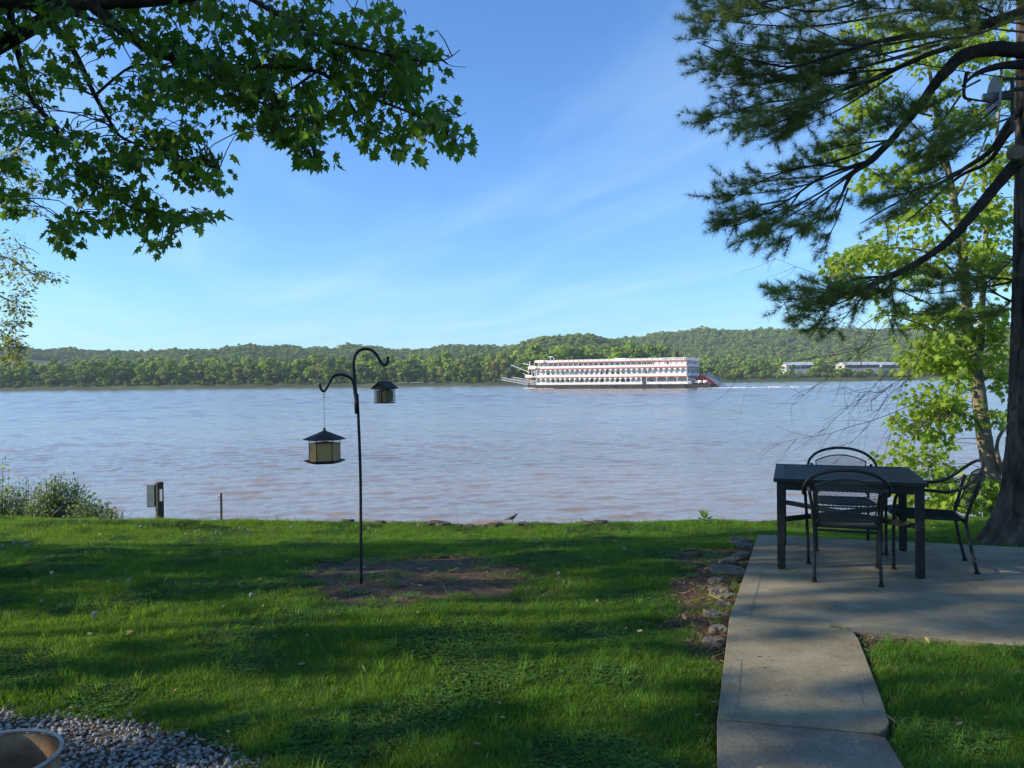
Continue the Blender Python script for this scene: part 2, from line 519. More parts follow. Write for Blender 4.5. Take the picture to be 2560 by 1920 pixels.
def grid_mesh(name, xs, ys, zf, attrs=()):
    nx, ny = len(xs), len(ys)
    V = np.array([(x, y, zf(x, y)) for y in ys for x in xs], dtype=np.float32)
    i = (np.arange(ny - 1)[:, None] * nx + np.arange(nx - 1)[None]).ravel()
    Q = np.stack([i, i + 1, i + nx + 1, i + nx], 1)
    me = tri_mesh(name, V, Q, True)
    for nm, fn in attrs:
        a = me.attributes.new(nm, 'FLOAT', 'POINT')
        a.data.foreach_set('value', np.array([fn(x, y) for y in ys for x in xs], dtype=np.float32))
    return me
def steps(a, b, fine0, fine1, f, growth=1.25):
    out = list(np.arange(fine0, fine1 + 1e-6, f))
    s = f
    while out[-1] < b:
        s *= growth; out.append(out[-1] + s)
    s = f
    while out[0] > a:
        s *= growth; out.insert(0, out[0] - s)
    return out
def ground_mat():
    m = bpy.data.materials.new('lawn_soil'); m.use_nodes = True
    n, l = m.node_tree.nodes, m.node_tree.links
    b = n['Principled BSDF']; b.inputs['Roughness'].default_value = .95; b.inputs['Specular IOR Level'].default_value = .15
    tc = n.new('ShaderNodeTexCoord')
    def nse(sc, d=6):
        t = n.new('ShaderNodeTexNoise'); t.inputs['Scale'].default_value = sc; t.inputs['Detail'].default_value = d
        t.inputs['Roughness'].default_value = .65
        l.new(tc.outputs['Object'], t.inputs['Vector']); return t
    def ramp(src, cs):
        r = n.new('ShaderNodeValToRGB')
        while len(r.color_ramp.elements) < len(cs): r.color_ramp.elements.new(.5)
        for e, (p, c) in zip(r.color_ramp.elements, cs): e.position = p; e.color = (*c, 1)
        l.new(src, r.inputs[0]); return r.outputs[0]
    green = ramp(nse(5).outputs['Fac'], [(.3, (.020, .030, .010)), (.55, (.035, .045, .016)), (.75, (.060, .052, .028))])
    dirt = ramp(nse(11, 9).outputs['Fac'], [(.3, (.055, .038, .024)), (.5, (.115, .082, .052)), (.72, (.20, .15, .10))])
    mul = ramp(nse(24, 8).outputs['Fac'], [(.3, (.045, .026, .017)), (.5, (.10, .058, .036)), (.72, (.19, .125, .08))])
    def attr(nm):
        a = n.new('ShaderNodeAttribute'); a.attribute_name = nm; return a.outputs['Fac']
    c = green
    for nm, cc in (('dirt', dirt), ('mulch', mul), ('gravel', dirt)):
        mx = n.new('ShaderNodeMixRGB'); l.new(attr(nm), mx.inputs[0]); l.new(c, mx.inputs[1]); l.new(cc, mx.inputs[2]); c = mx.outputs[0]
    l.new(c, b.inputs['Base Color'])
    bp = n.new('ShaderNodeBump'); bp.inputs['Strength'].default_value = 1.0; bp.inputs['Distance'].default_value = .05
    l.new(nse(28, 8).outputs['Fac'], bp.inputs['Height']); l.new(bp.outputs[0], b.inputs['Normal'])
    return m
def ground_relief(x, y):
    z = ground_z(x, y)
    if -6 < x < 6 and 2 < y < 9:
        d = dirt_amount(x, y)
        if d > 0:
            z += d * (0.012 * nz(x, y, 7, 3) + 0.008 * nz(x, y, 17, 8) - 0.01)
        sd = slab_dist(x, y)
        if sd < 0:
            z -= 0.08 * smooth(-sd / 0.05)
    return z
gx = steps(-160, 160, -6.6, 6.4, 0.07, 1.22)
gy = steps(-40, 34, 2.4, 11.2, 0.07, 1.22)
ground = link('ground', grid_mesh('ground', gx, gy, ground_relief, (
    ('dirt', lambda x, y: dirt_amount(x, y) if -7 < x < 6 and 2 < y < 9 else 0.0),
    ('mulch', lambda x, y: mulch_amount(x, y) if -1 < x < 7 and 2 < y < 9 else 0.0),
    ('gravel', lambda x, y: gravel_amount(x, y) if -7 < x < 1 and -1 < y < 5 else 0.0))), ground_mat())
tag(ground, 'sloping back lawn soil running down to the river', kind='structure')

# concrete slabs
def slab(name, poly, material, label, thick=0.11):
    bm = bmesh.new()
    vs = [bm.verts.new((p[0], p[1], 0.0)) for p in poly]
    f = bm.faces.new(vs)
    if f.normal.z < 0: f.normal_flip()
    bm.normal_update()
    if f.normal.z < 0: bmesh.ops.reverse_faces(bm, faces=[f])
    r = bmesh.ops.extrude_face_region(bm, geom=[f])
    for e in r['geom']:
        if isinstance(e, bmesh.types.BMVert): e.co.z = -thick
    bmesh.ops.recalc_face_normals(bm, faces=bm.faces)
    me = bpy.data.meshes.new(name); bm.to_mesh(me); bm.free()
    o = link(name, me, material)
    bv = o.modifiers.new('rounded_edge', 'BEVEL'); bv.width = 0.004; bv.segments = 2; bv.limit_method = 'ANGLE'
    return tag(o, label, kind='structure')
def concrete_mat(name, c1, c2, c3, broom, agg, stain=1.0):
    m = bpy.data.materials.new(name); m.use_nodes = True
    n, l = m.node_tree.nodes, m.node_tree.links
    b = n['Principled BSDF']; b.inputs['Roughness'].default_value = .88; b.inputs['Specular IOR Level'].default_value = .25
    tc = n.new('ShaderNodeTexCoord')
    def nse(sc, d=6, vec=None):
        t = n.new('ShaderNodeTexNoise'); t.inputs['Scale'].default_value = sc; t.inputs['Detail'].default_value = d
        t.inputs['Roughness'].default_value = .65
        l.new(vec or tc.outputs['Object'], t.inputs['Vector']); return t.outputs['Fac']
    r = n.new('ShaderNodeValToRGB'); r.color_ramp.elements.new(.5)
    for e, (p, c) in zip(r.color_ramp.elements, ((.3, c1), (.5, c3), (.7, c2))): e.position = p; e.color = (*c, 1)
    mixn = n.new('ShaderNodeMixRGB'); mixn.inputs[0].default_value = .5
    l.new(nse(1.7, 8), mixn.inputs[1]); l.new(nse(70, 4), mixn.inputs[2]); l.new(mixn.outputs[0], r.inputs[0])
    # dark specks and faint stains of the slab itself
    sp = n.new('ShaderNodeValToRGB'); sp.color_ramp.elements[0].position = .60; sp.color_ramp.elements[0].color = (1, 1, 1, 1)
    sp.color_ramp.elements[1].position = .72; sp.color_ramp.elements[1].color = (.36, .34, .31, 1)
    l.new(nse(38, 3), sp.inputs[0])
    ml = n.new('ShaderNodeMixRGB'); ml.blend_type = 'MULTIPLY'; ml.inputs[0].default_value = .8
    l.new(r.outputs[0], ml.inputs[1]); l.new(sp.outputs[0], ml.inputs[2])
    st = n.new('ShaderNodeValToRGB'); st.color_ramp.elements[0].position = .40; st.color_ramp.elements[0].color = (.66, .64, .61, 1)
    st.color_ramp.elements[1].position = .60; st.color_ramp.elements[1].color = (1, 1, 1, 1)
    l.new(nse(2.6, 9), st.inputs[0])
    ml2 = n.new('ShaderNodeMixRGB'); ml2.blend_type = 'MULTIPLY'; ml2.inputs[0].default_value = .9 * stain
    l.new(ml.outputs[0], ml2.inputs[1]); l.new(st.outputs[0], ml2.inputs[2])
    l.new(ml2.outputs[0], b.inputs['Base Color'])
    mp = n.new('ShaderNodeMapping'); mp.inputs['Rotation'].default_value = (0, 0, R(18)); mp.inputs['Scale'].default_value = (260, 5, 1)
    l.new(tc.outputs['Object'], mp.inputs[0])
    add = n.new('ShaderNodeMath'); add.operation = 'MULTIPLY_ADD'; add.inputs[1].default_value = broom
    l.new(nse(1.0, 2, mp.outputs[0]), add.inputs[0]); 
    m2 = n.new('ShaderNodeMath'); m2.operation = 'MULTIPLY'; m2.inputs[1].default_value = agg
    l.new(nse(120, 5), m2.inputs[0]); l.new(m2.outputs[0], add.inputs[2])
    bp = n.new('ShaderNodeBump'); bp.inputs['Strength'].default_value = .55; bp.inputs['Distance'].default_value = .006
    l.new(add.outputs[0], bp.inputs['Height']); l.new(bp.outputs[0], b.inputs['Normal'])
    return m
M['slab'] = concrete_mat('broomed_concrete', (.160, .141, .090), (.36, .322, .214), (.26, .232, .154), .9, .5)
M['slab_old'] = concrete_mat('worn_concrete', (.10, .092, .068), (.33, .30, .225), (.195, .178, .132), .2, 1.4)
patio = slab('patio', PATIO, M['slab'], 'broad grey concrete patio slab under the table and chairs')
walk = empty('walkway'); tag(walk, 'narrow concrete walkway leading up to the patio', kind='structure')
for nm, poly, mm, lb in (('slab', W1, M['slab'], 'smooth walkway slab next to the patio'), ('slab', W2, M['slab_old'], 'rough worn walkway slab at the picture bottom')):
    s = slab(nm, poly, mm, lb); del s['kind']; s.parent = walk
# dark soil-filled joints between the slabs
def joint(a, b, parent):
    d = (b - a).normalized(); nn = Vector((-d.y, d.x, 0)) * .011
    MB().add([a - nn + Vector((0, 0, -.007)), b - nn + Vector((0, 0, -.007)), b + nn + Vector((0, 0, -.007)), a + nn + Vector((0, 0, -.007))], [(0, 1, 2, 3)]).build('joint', M['soil'], parent)
joint(at_z(1824, 1548, 0), at_z(2130, 1575, 0), walk); joint(at_z(1794, 1797.5, 0), at_z(2185, 1832, 0), walk)
# tooled lines along the slab edges
tl = MB()
def strip_line(a, b, w=0.004, z=0.0025):
    d = (b - a).normalized(); nrm = Vector((-d.y, d.x, 0)) * w * .5
    tl.add([a - nrm + Vector((0, 0, z)), b - nrm + Vector((0, 0, z)), b + nrm + Vector((0, 0, z)), a + nrm + Vector((0, 0, z))], [(0, 1, 2, 3)])
M['tool_line'] = mat('tooled_line', (.15, .137, .10), (.21, .19, .14), 20, .9)
ux = (PB - PA).normalized(); uy = (PD - PA).normalized()
strip_line(PA + ux * .13 + uy * .02, PD + ux * .115 - uy * .03)
tl.build('tooled_line', M['tool_line'], patio)
tl = MB()
strip_line(at_z(1853, 1650, 0), at_z(1844, 1770, 0)); strip_line(at_z(2144, 1705, 0), at_z(2158, 1760, 0))
tl.build('tooled_line', M['tool_line'], walk)

# ------------------------------------------------------------------ the river
WZ = CAM_H - 4.46
def water_mat():
    m = bpy.data.materials.new('muddy_river_water'); m.use_nodes = True
    n, l = m.node_tree.nodes, m.node_tree.links
    b = n['Principled BSDF']
    b.inputs['Roughness'].default_value = .11
    # chop too fine to model, growing towards the windy middle of the river
    sepw = n.new('ShaderNodeSeparateXYZ'); tcw = n.new('ShaderNodeTexCoord'); l.new(tcw.outputs['Object'], sepw.inputs[0])
    mrw = n.new('ShaderNodeMapRange'); mrw.inputs['From Min'].default_value = 50; mrw.inputs['From Max'].default_value = 200
    mrw.inputs['To Min'].default_value = .11; mrw.inputs['To Max'].default_value = .16
    l.new(sepw.outputs['Y'], mrw.inputs[0]); l.new(mrw.outputs[0], b.inputs['Roughness'])
    b.inputs['IOR'].default_value = 1.5
    tc = n.new('ShaderNodeTexCoord')
    def nse(scale, rotz, sc, d, rough=.55, dist=0.0):
        mp = n.new('ShaderNodeMapping'); mp.inputs['Scale'].default_value = scale; mp.inputs['Rotation'].default_value = (0, 0, rotz)
        l.new(tc.outputs['Object'], mp.inputs[0])
        t = n.new('ShaderNodeTexNoise'); t.inputs['Scale'].default_value = sc; t.inputs['Detail'].default_value = d
        t.inputs['Roughness'].default_value = rough; t.inputs['Distortion'].default_value = dist
        l.new(mp.outputs[0], t.inputs['Vector']); return t.outputs['Fac']
    # silt drawn out in the current
    silt = nse((.012, .075, 1), R(4), 1.0, 6, .6, 1.2)
    r = n.new('ShaderNodeValToRGB')
    r.color_ramp.elements[0].position = .36; r.color_ramp.elements[0].color = (.26, .195, .132, 1)
    r.color_ramp.elements[1].position = .70; r.color_ramp.elements[1].color = (.36, .265, .172, 1)
    l.new(silt, r.inputs[0])
    # mud colour graded darker far out so the sky reflection dominates there
    mrs = n.new('ShaderNodeMapRange'); mrs.inputs['From Min'].default_value = 22; mrs.inputs['From Max'].default_value = 170
    l.new(sepw.outputs['Y'], mrs.inputs[0])
    ms = n.new('ShaderNodeMixRGB'); ms.inputs[2].default_value = (.21, .165, .12, 1)
    l.new(mrs.outputs[0], ms.inputs[0]); l.new(r.outputs[0], ms.inputs[1]); l.new(ms.outputs[0], b.inputs['Base Color'])
    w1 = nse((.45, 1.3, 1), R(8), 1.0, 5, .6, .4)
    w2 = nse((.10, .28, 1), R(-14), 1.0, 3, .5, .6)
    w3 = nse((1.6, 3.6, 1), R(20), 1.0, 3, .55, .2)
    def mad(a, k, c=None):
        q = n.new('ShaderNodeMath'); q.operation = 'MULTIPLY_ADD'; q.inputs[1].default_value = k
        l.new(a, q.inputs[0])
        if c is not None: l.new(c, q.inputs[2])
        else: q.inputs[2].default_value = 0
        return q.outputs[0]
    h = mad(w3, .10, mad(w1, .34, mad(w2, .9)))
    # calmer and rougher lanes
    lane = nse((.006, .03, 1), R(6), 1.0, 3)
    mr = n.new('ShaderNodeMapRange'); mr.inputs['From Min'].default_value = .35; mr.inputs['From Max'].default_value = .65
    mr.inputs['To Min'].default_value = .55; mr.inputs['To Max'].default_value = 1.0
    l.new(lane, mr.inputs[0])
    bp = n.new('ShaderNodeBump'); bp.inputs['Distance'].default_value = .22
    l.new(mr.outputs[0], bp.inputs['Strength'])
    l.new(h, bp.inputs['Height']); l.new(bp.outputs[0], b.inputs['Normal'])
    return m
M['water'] = water_mat()
cols = np.concatenate([[-40, -6, -1.6], np.linspace(-.82, .82, 560), [1.6, 6, 40]])
rows = [13.0]
while rows[-1] < 500: rows.append(rows[-1] + max(.16, .0040 * rows[-1]))
rows = np.array(rows + [530, 565])
wr = np.random.default_rng(3)
GX, GY = cols[None, :] * rows[:, None], np.repeat(rows[:, None], len(cols), 1)
WH = np.zeros_like(GX)
for k in range(46):                                  # wind chop: many small wave trains, crests mostly across the view
    lam = .34 * (6.0 ** wr.uniform()); an = math.pi / 2 + wr.normal() * .5; ph = wr.uniform(0, 6.28)
    kk = 2 * math.pi / lam
    WH += (.095 * math.sqrt(2 / 46) / kk) * np.sin(kk * (GX * math.cos(an) + GY * math.sin(an)) + ph) * np.clip((lam * 120 - GY) / (lam * 60), 0, 1)
for k in range(34):                                  # longer chop out in the open river
    lam = 2.4 * (3.2 ** wr.uniform()); an = math.pi / 2 + wr.normal() * .45; ph = wr.uniform(0, 6.28)
    kk = 2 * math.pi / lam
    WH += (.095 * math.sqrt(2 / 34) / kk) * np.sin(kk * (GX * math.cos(an) + GY * math.sin(an)) + ph) * np.clip((GY - 55) / 130, 0, 1) * np.clip((lam * 90 - GY) / (lam * 40), 0, 1)
gust = .9 + .2 * np.sin(GX * .05 + 1.3 * np.sin(GY * .07)) * np.sin(GY * .11 + .6 * np.sin(GX * .03))
WH *= gust * np.clip((np.abs(GX / GY) < .83), 0, 1)
V = np.stack([GX, GY, WZ + WH], 2).reshape(-1, 3)
nc = len(cols); i0 = (np.arange(len(rows) - 1)[:, None] * nc + np.arange(nc - 1)[None]).ravel()
river = link('river', tri_mesh('river', V, np.stack([i0, i0 + 1, i0 + nc + 1, i0 + nc], 1), True), M['water'])
tag(river, 'wide muddy brown river reflecting the blue sky', kind='structure')

# ------------------------------------------------------------------ the far bank and hills
SKY = [(-900, 880), (0, 874), (54, 872), (90, 878), (119, 879), (176, 873), (209, 878), (313, 880), (373, 879), (433, 875), (552, 880), (567, 871), (627, 866),
       (660, 871), (737, 869), (764, 876), (803, 871), (839, 878), (854, 868), (899, 867), (943, 869), (1003, 878), (1063, 875), (1122, 863), (1182, 867),
       (1251, 868), (1300, 868), (1420, 866), (1522, 851), (1552, 848), (1603, 842), (1647, 833), (1707, 830), (1761, 824), (1797, 832), (1856, 833), (1922, 829), (2020, 831),
       (2116, 826), (2179, 828), (2300, 824), (2450, 830), (2600, 822), (2900, 835), (3600, 860)]
SKU, SKV = [p[0] for p in SKY], [p[1] for p in SKY]
def ridge_depth(u):
    return 1350 + 250 * smooth((u - 1400) / 500) + 80 * math.sin(u * .009)
def far_z(x, y):
    u = CX + F_PX * x / max(y, 1.0)
    bank = WZ - 1.5 + 4.1 * smooth((y - 546 - 3 * nz(x, 0, .02, 3)) / 11.0)
    z = bank + 1.0 * nz(x, y, .01, 4) * smooth((y - 560) / 60) + 2.0 * smooth((y - 640) / 100)
    if 1700 < u:
        z += 2.6 * smooth((y - 562) / 16) * smooth((u - 1700) / 90)
    vv = float(np.interp(u, SKU, SKV)) + (u - CX) * 0.0113
    D = ridge_depth(u)
    top = (946 - vv) / F_PX * D + CAM_H - 7.5
    base_y = 760 + 60 * nz(x, 0, .004, 8)
    t = (y - base_y) / (D - base_y)
    if t > 0:
        tt = smooth(t) if t < 1 else 1.0 - 0.35 * smooth((t - 1) / .6)
        spur = 1.0 + 0.30 * nz(x, y * .25, .0065, 5) * math.sin(math.pi * min(1, max(0, t)))
        z += max(0, top) * (0.35 * tt + 0.65 * tt * tt) * spur if t < 1 else max(0, top) * tt
    # the nearer rounded hill behind the boat
    v2 = float(np.interp(u, [1255, 1290, 1334, 1367, 1409, 1448, 1483, 1522, 1570, 1640, 1720], [880, 866, 848, 842, 841, 836, 837, 848, 866, 886, 905])) + (u - CX) * 0.0113
    if 1200 < u < 1720:
        top2 = (946 - v2) / F_PX * 1040 + CAM_H - 7.5
        k = math.exp(-((y - 1040) / 150.0) ** 2)
        z = max(z, bank + max(0, top2) * k)
    return z
M['far_ground'] = mat('far_bank_ground', (.035, .055, .018), (.085, .115, .035), .03, .95, c3=(.055, .08, .025))
fx = list(np.arange(-1500, 1900, 14.0))
fy = list(np.arange(540, 600, 4.0)) + list(np.arange(600, 2300, 20.0))
far_ground = link('hills', grid_mesh('hills', fx, fy, far_z), M['far_ground'])
tag(far_ground, 'low wooded hills beyond the far river bank', kind='structure')

# crowns for everything across the river
def crown_mesh(name, seed, material, h, w, trunk_frac, lobes, n, size, pointed=0.0):
    r = np.random.default_rng(seed)
    C = []
    for i in range(lobes):
        zz = r.uniform(trunk_frac, .93)
        rad = w * .5 * (math.sin(math.pi * min(1, max(.05, (zz - trunk_frac * .6) / (1.05 - trunk_frac * .6)))) ** .6) * (1 - pointed * zz)
        an = r.uniform(0, 2 * math.pi); rr = rad * r.uniform(.25, .8)
        C.append((rr * math.cos(an), rr * math.sin(an), zz * h, w * r.uniform(.13, .23)))
    C = np.array(C)
    k = r.integers(0, lobes, n)
    d = unit(r.normal(size=(n, 3))); d[:, 2] = np.abs(d[:, 2]) * .8 + d[:, 2] * .2
    d = unit(d)
    P = C[k, :3] + d * (C[k, 3] * r.uniform(.75, 1.12, n))[:, None] * np.array([1, 1, .85])
    nrm = unit(d + .55 * r.normal(size=(n, 3)))
    t = unit(np.cross(nrm, r.normal(size=(n, 3))))
    X, Y, Z = t, np.cross(nrm, t), nrm
    bv = [(-.5, -.28, 0), (.1, -.55, -.08), (.55, -.1, 0), (.3, .45, -.1), (-.25, .5, 0), (0, 0, .16)]
    bt = [(0, 1, 5), (1, 2, 5), (2, 3, 5), (3, 4, 5), (4, 0, 5)]
    S = size * r.uniform(.6, 1.35, n)
    me = stamp(name, bv, bt, P, X, Y, Z, S, material, None, False)
    return me
def tree_leaf_mat(name, c1, c2, k=.22):
    return mat(name, c1, c2, .25, .8, spec=.1, island=k, inst=0, translucent=.33)
M['far_green'] = tree_leaf_mat('far_foliage_green', (.155, .25, .034), (.25, .36, .052))
M['far_dark'] = tree_leaf_mat('far_foliage_dark', (.095, .175, .033), (.17, .26, .05))
M['far_yellow'] = tree_leaf_mat('far_foliage_yellowish', (.24, .26, .06), (.33, .34, .095))
M['far_bright'] = tree_leaf_mat('far_foliage_bright', (.18, .29, .034), (.28, .39, .05))
M['far_bark'] = mat('far_bark', (.10, .085, .065), (.17, .15, .12), 1, .9)
CROWN = []
for i, (mk, h, w, tf, lb, n, sz, pt) in enumerate((
        ('far_green', 19, 14, .22, 16, 620, 1.55, 0), ('far_green', 22, 13, .2, 18, 640, 1.5, .15), ('far_dark', 20, 13, .15, 16, 620, 1.6, .1),
        ('far_yellow', 17, 12, .18, 14, 520, 1.4, .05), ('far_bright', 21, 15, .2, 18, 680, 1.55, 0), ('far_bright', 15, 12, .12, 13, 480, 1.4, 0),
        ('far_dark', 17, 15, .12, 15, 600, 1.6, 0), ('far_yellow', 21, 12, .25, 14, 430, 1.3, .1))):
    CROWN.append(crown_mesh('crown', 50 + i, M[mk], h, w, tf, lb, n, sz, pt))
def trunk_mesh(h):
    b = MB()
    b.tube([(0, 0, -1), (.15, .1, h * .25), (-.1, .2, h * .5), (.2, 0, h * .75)], [.42, .34, .24, .1], 6)
    for an in (0.4, 2.3, 4.4):
        z0 = h * random.uniform(.22, .4)
        b.tube([(0, 0, z0), (math.cos(an) * 1.6, math.sin(an) * 1.6, z0 + h * .15), (math.cos(an) * 3, math.sin(an) * 3, z0 + h * .32)], [.2, .14, .06], 5)
    me = b.mesh('trunk'); me.materials.append(M['far_bark']); return me
TRUNK = [trunk_mesh(h) for h in (19, 22, 20, 17, 21, 15, 17, 21)]

forest_c = hidden_collection('wood_crown', CROWN)
pts, rots, scl, idx = [], [], [], []
def forest_pt(x, y, s, k, sz=1.0, w=1.0):
    pts.append((x, y, far_z(x, y) - 1.5 * s)); rots.append((0, 0, random.uniform(0, 6.28)))
    scl.append((w * s * random.uniform(.75, 1.3), w * s * random.uniform(.75, 1.3), s * sz * random.uniform(.8, 1.2))); idx.append(k)
def weighted(ws):
    return random.choices(range(8), ws)[0]
# hillside wood
for _ in range(42000):
    y = random.uniform(780, 1950)
    u = random.uniform(-250, 2800)
    x = (u - CX) / F_PX * y
    if y > ridge_depth(u) + 60: continue
    if random.random() > (y / 1500) ** 1.0 * .62 + .2: continue
    if -100 < u < 235 and 900 < y < 1230 and nz(x, y, .006, 2) > -.25: continue         # the terraced fields
    forest_pt(x, y, random.uniform(.34, .62), weighted((5, 5, 4, 1.6, 4, 2.5, 4, .9)), .80, 1.4)
for _ in range(1500):
    y = random.gauss(1020, 95); u = random.uniform(1265, 1600); x = (u - CX) / F_PX * y
    forest_pt(x, y, random.uniform(.36, .62), weighted((5, 5, 5, .8, 3, 2, 5, .5)), .80, 1.4)
# wood on the flat behind the bank
for _ in range(2600):
    y = random.uniform(588, 790); u = random.uniform(-250, 2750); x = (u - CX) / F_PX * y
    if u > 1690:
        if y < 735: continue
        if 1900 < u < 2440 and y < 765: continue
        s = random.uniform(.5, .8)
    elif u > 1290:
        s = random.uniform(.85, 1.25) if y < 680 else random.uniform(.9, 1.3)
    else:
        s = random.uniform(.6, 1.02)
    forest_pt(x, y, s, weighted((5, 5, 4, 1.5, 4, 2, 4, 1)))
wood = instancer('woods', pts, rots, scl, idx, forest_c)
tag(wood, 'green woods covering the far flats and hillsides', 'woods', kind='stuff')

# trees one can tell apart at the water's edge
COUNT = {}
ORD = ['first', 'second', 'third', 'fourth', 'fifth', 'sixth', 'seventh', 'eighth', 'ninth', 'tenth', 'eleventh', 'twelfth', 'thirteenth', 'fourteenth', 'fifteenth', 'sixteenth', 'seventeenth', 'eighteenth', 'nineteenth', 'twentieth']
def nth(key):
    COUNT[key] = COUNT.get(key, 0) + 1
    return ORD[COUNT[key] - 1] if COUNT[key] <= 20 else '%dth' % COUNT[key]
def bank_tree(u, y, k, s, label, group, sz=1.0):
    x = (u - CX) / F_PX * y
    e = empty('bank_tree', (x, y, far_z(x, y)), random.uniform(0, 6.28))
    e.scale = (s * random.uniform(.8, 1.25), s * random.uniform(.8, 1.25), s * sz)
    put('crown', CROWN[k], e); put('trunk', TRUNK[k], e)
    tag(e, label, 'tree', group)
LBL = {'g': ('leafy green tree in the row along the far river bank', 'green trees along the far bank'),
       'y': ('pale yellowish tree in the row along the far river bank', 'yellowish trees along the far bank'),
       'd': ('dark green tree in the row along the far river bank', 'dark trees along the far bank')}
u = -60
while u < 1330:
    k = weighted((4, 3, 2, 4.5 if 280 < u < 700 else 1.2, 3, 3, 1.5, 3.0 if 300 < u < 1200 else .6))
    key = 'y' if k in (3, 7) else 'd' if k in (2, 6) else 'g'
    lab, grp = LBL[key]
    if key != 'g': lab = '%s %s tree from the left in the row along the far river bank' % (nth(key), 'pale yellowish' if key == 'y' else 'dark green')
    bank_tree(u, random.uniform(561, 578), k, random.uniform(.50, .98), lab, grp)
    u += random.uniform(13, 30)
u = 1345
while u < 1700:
    bank_tree(u, random.uniform(570, 590), random.choice((0, 1, 4, 5)), random.uniform(.95, 1.25), '%s tall green tree counted from the bow behind the riverboat on the far bank' % nth('boat'), 'tall trees behind the riverboat')
    u += random.uniform(20, 34)
bank_tree(1228, 558, 7, .82, 'thin pale tree at the water just ahead of the riverboat gangways', None, 1.05)
for (u, y, k, s, lb) in ((1745, 566, 6, .42, 'low dark bush-like tree by the far bank just behind the paddle wheel'),
                         (1835, 560, 5, .45, 'small bright tree on the low bank to the right of the paddle wheel'),
                         (1876, 566, 2, .62, 'dark rounded tree on the low bank left of the white barn'),
                         (1905, 580, 0, .60, 'round green tree with its crown against the hill left of the barn'),
                         (1950, 563, 1, .60, 'slender upright tree directly left of the white barn'),
                         (1985, 566, 1, .42, 'thin tree standing in front of the white barn'),
                         (2048, 568, 4, .62, 'broad bright tree at the right end of the white barn'),
                         (2098, 560, 5, .62, 'tree with a bare lower trunk on the bank between the two barns')):
    bank_tree(u, y, k, s, lb, None)
# low shrubs along the far water line
pts, rots, scl, idx = [], [], [], []
for _ in range(520):
    u = random.uniform(-200, 2700)
    y = random.uniform(554, 560) if u < 1700 else random.uniform(555, 572)
    x = (u - CX) / F_PX * y
    s = random.uniform(.10, .24) if u < 1700 else random.uniform(.16, .36)
    pts.append((x, y, far_z(x, y) - .6)); rots.append((0, 0, random.uniform(0, 6.28))); scl.append((s * 1.3, s * 1.3, s)); idx.append(weighted((3, 2, 2, 3, 4, 5, 3, 2)))
tag(instancer('undergrowth', pts, rots, scl, idx, forest_c), 'low green undergrowth along the far water line', 'undergrowth', kind='stuff')
# bleached driftwood on the far bank
for (u, w) in ((1005, 8), (1042, 10), (1080, 5), (795, 5)):
    p = Vector(((u - CX) / F_PX * 552, 552, 0)); p.z = far_z(p.x, 552) + .5
    b = MB(); b.tube([(-w / 2, 0, 0), (0, .3, .35), (w / 2, 0, .15)], [.35, .45, .2], 6, jitter=.2)
    b.tube([(0, 0, .3), (w * .15, .2, 1.2)], [.2, .08], 5)
    o = b.build('driftwood_log', mat('bleached_wood%d' % u, (.32, .27, .21), (.45, .40, .33), 2, .9))
    o.location = p
    tag(o, {1005: 'bleached log on the far bank nearest the hanging suet feeder', 1042: 'long bleached log on the far bank ahead of the boat', 1080: 'short bleached log on the far bank nearest the boat gangways', 795: 'small bleached log on the far bank seen behind the left hook'}[u], 'log')

# barns
M['barn_wall'] = mat('pale_metal_wall', (.40, .40, .385), (.50, .50, .48), .5, .6)
M['barn_roof'] = mat('metal_roof', (.40, .43, .46), (.50, .53, .55), .4, .45)
M['barn_bay_shade'] = mat('bay_shade_tone', (.05, .05, .05), (.09, .085, .08), .6, .8)
def barn(u0, u1, y, vbase, h, rh, depth, label, bay_shade_panels, wall='barn_wall', roof='barn_roof'):
    x0, x1 = (u0 - CX) / F_PX * y, (u1 - CX) / F_PX * y
    z0 = at_y((u0 + u1) / 2, vbase, y).z
    e = empty('barn', ((x0 + x1) / 2, y, z0)); L = x1 - x0
    b = MB()
    b.box(-L / 2, L / 2, 0, depth, -6, h)
    b.add([(-L / 2, 0, h), (-L / 2, depth, h), (-L / 2, depth / 2, h + rh), (L / 2, 0, h), (L / 2, depth, h), (L / 2, depth / 2, h + rh)], [(0, 1, 2), (3, 5, 4)])
    b.build('wall', M[wall], e)
    r = MB(); t = .25
    for s in (0, 1):
        y0, y1 = (-.8, depth / 2) if s == 0 else (depth + .8, depth / 2)
        za, zb = h - .1, h + rh
        r.add([(-L / 2 - .8, y0, za + .05), (L / 2 + .8, y0, za + .05), (L / 2 + .8, y1, zb + .1), (-L / 2 - .8, y1, zb + .1),
               (-L / 2 - .8, y0, za + .05 + t), (L / 2 + .8, y0, za + .05 + t), (L / 2 + .8, y1, zb + .1 + t), (-L / 2 - .8, y1, zb + .1 + t)],
              [(0, 3, 2, 1), (4, 5, 6, 7), (0, 1, 5, 4), (1, 2, 6, 5), (2, 3, 7, 6), (3, 0, 4, 7)])
    r.build('roof', M[roof], e)
    for (a, c, hh) in bay_shade_panels:
        MB().box(-L / 2 + a * L, -L / 2 + c * L, -.15, .1, .2, hh).build('bay_shade_panel', M['barn_bay_shade'], e)  # dark panel on the wall stands for the shade inside an open bay
    return tag(e, label, 'barn')
barn(1966, 2034, 715, 922, 3.4, 2.6, 14, 'white barn with pale metal roof on the far bank', ((.10, .32, 2.2), (.36, .5, 1.6), (.55, .70, 2.0), (.72, .98, 2.8)))
barn(2112, 2200, 730, 920, 3.0, 2.6, 20, 'long low shed with pale roof and dark open front behind far trees', ((.02, .98, 2.6),), 'barn_wall')
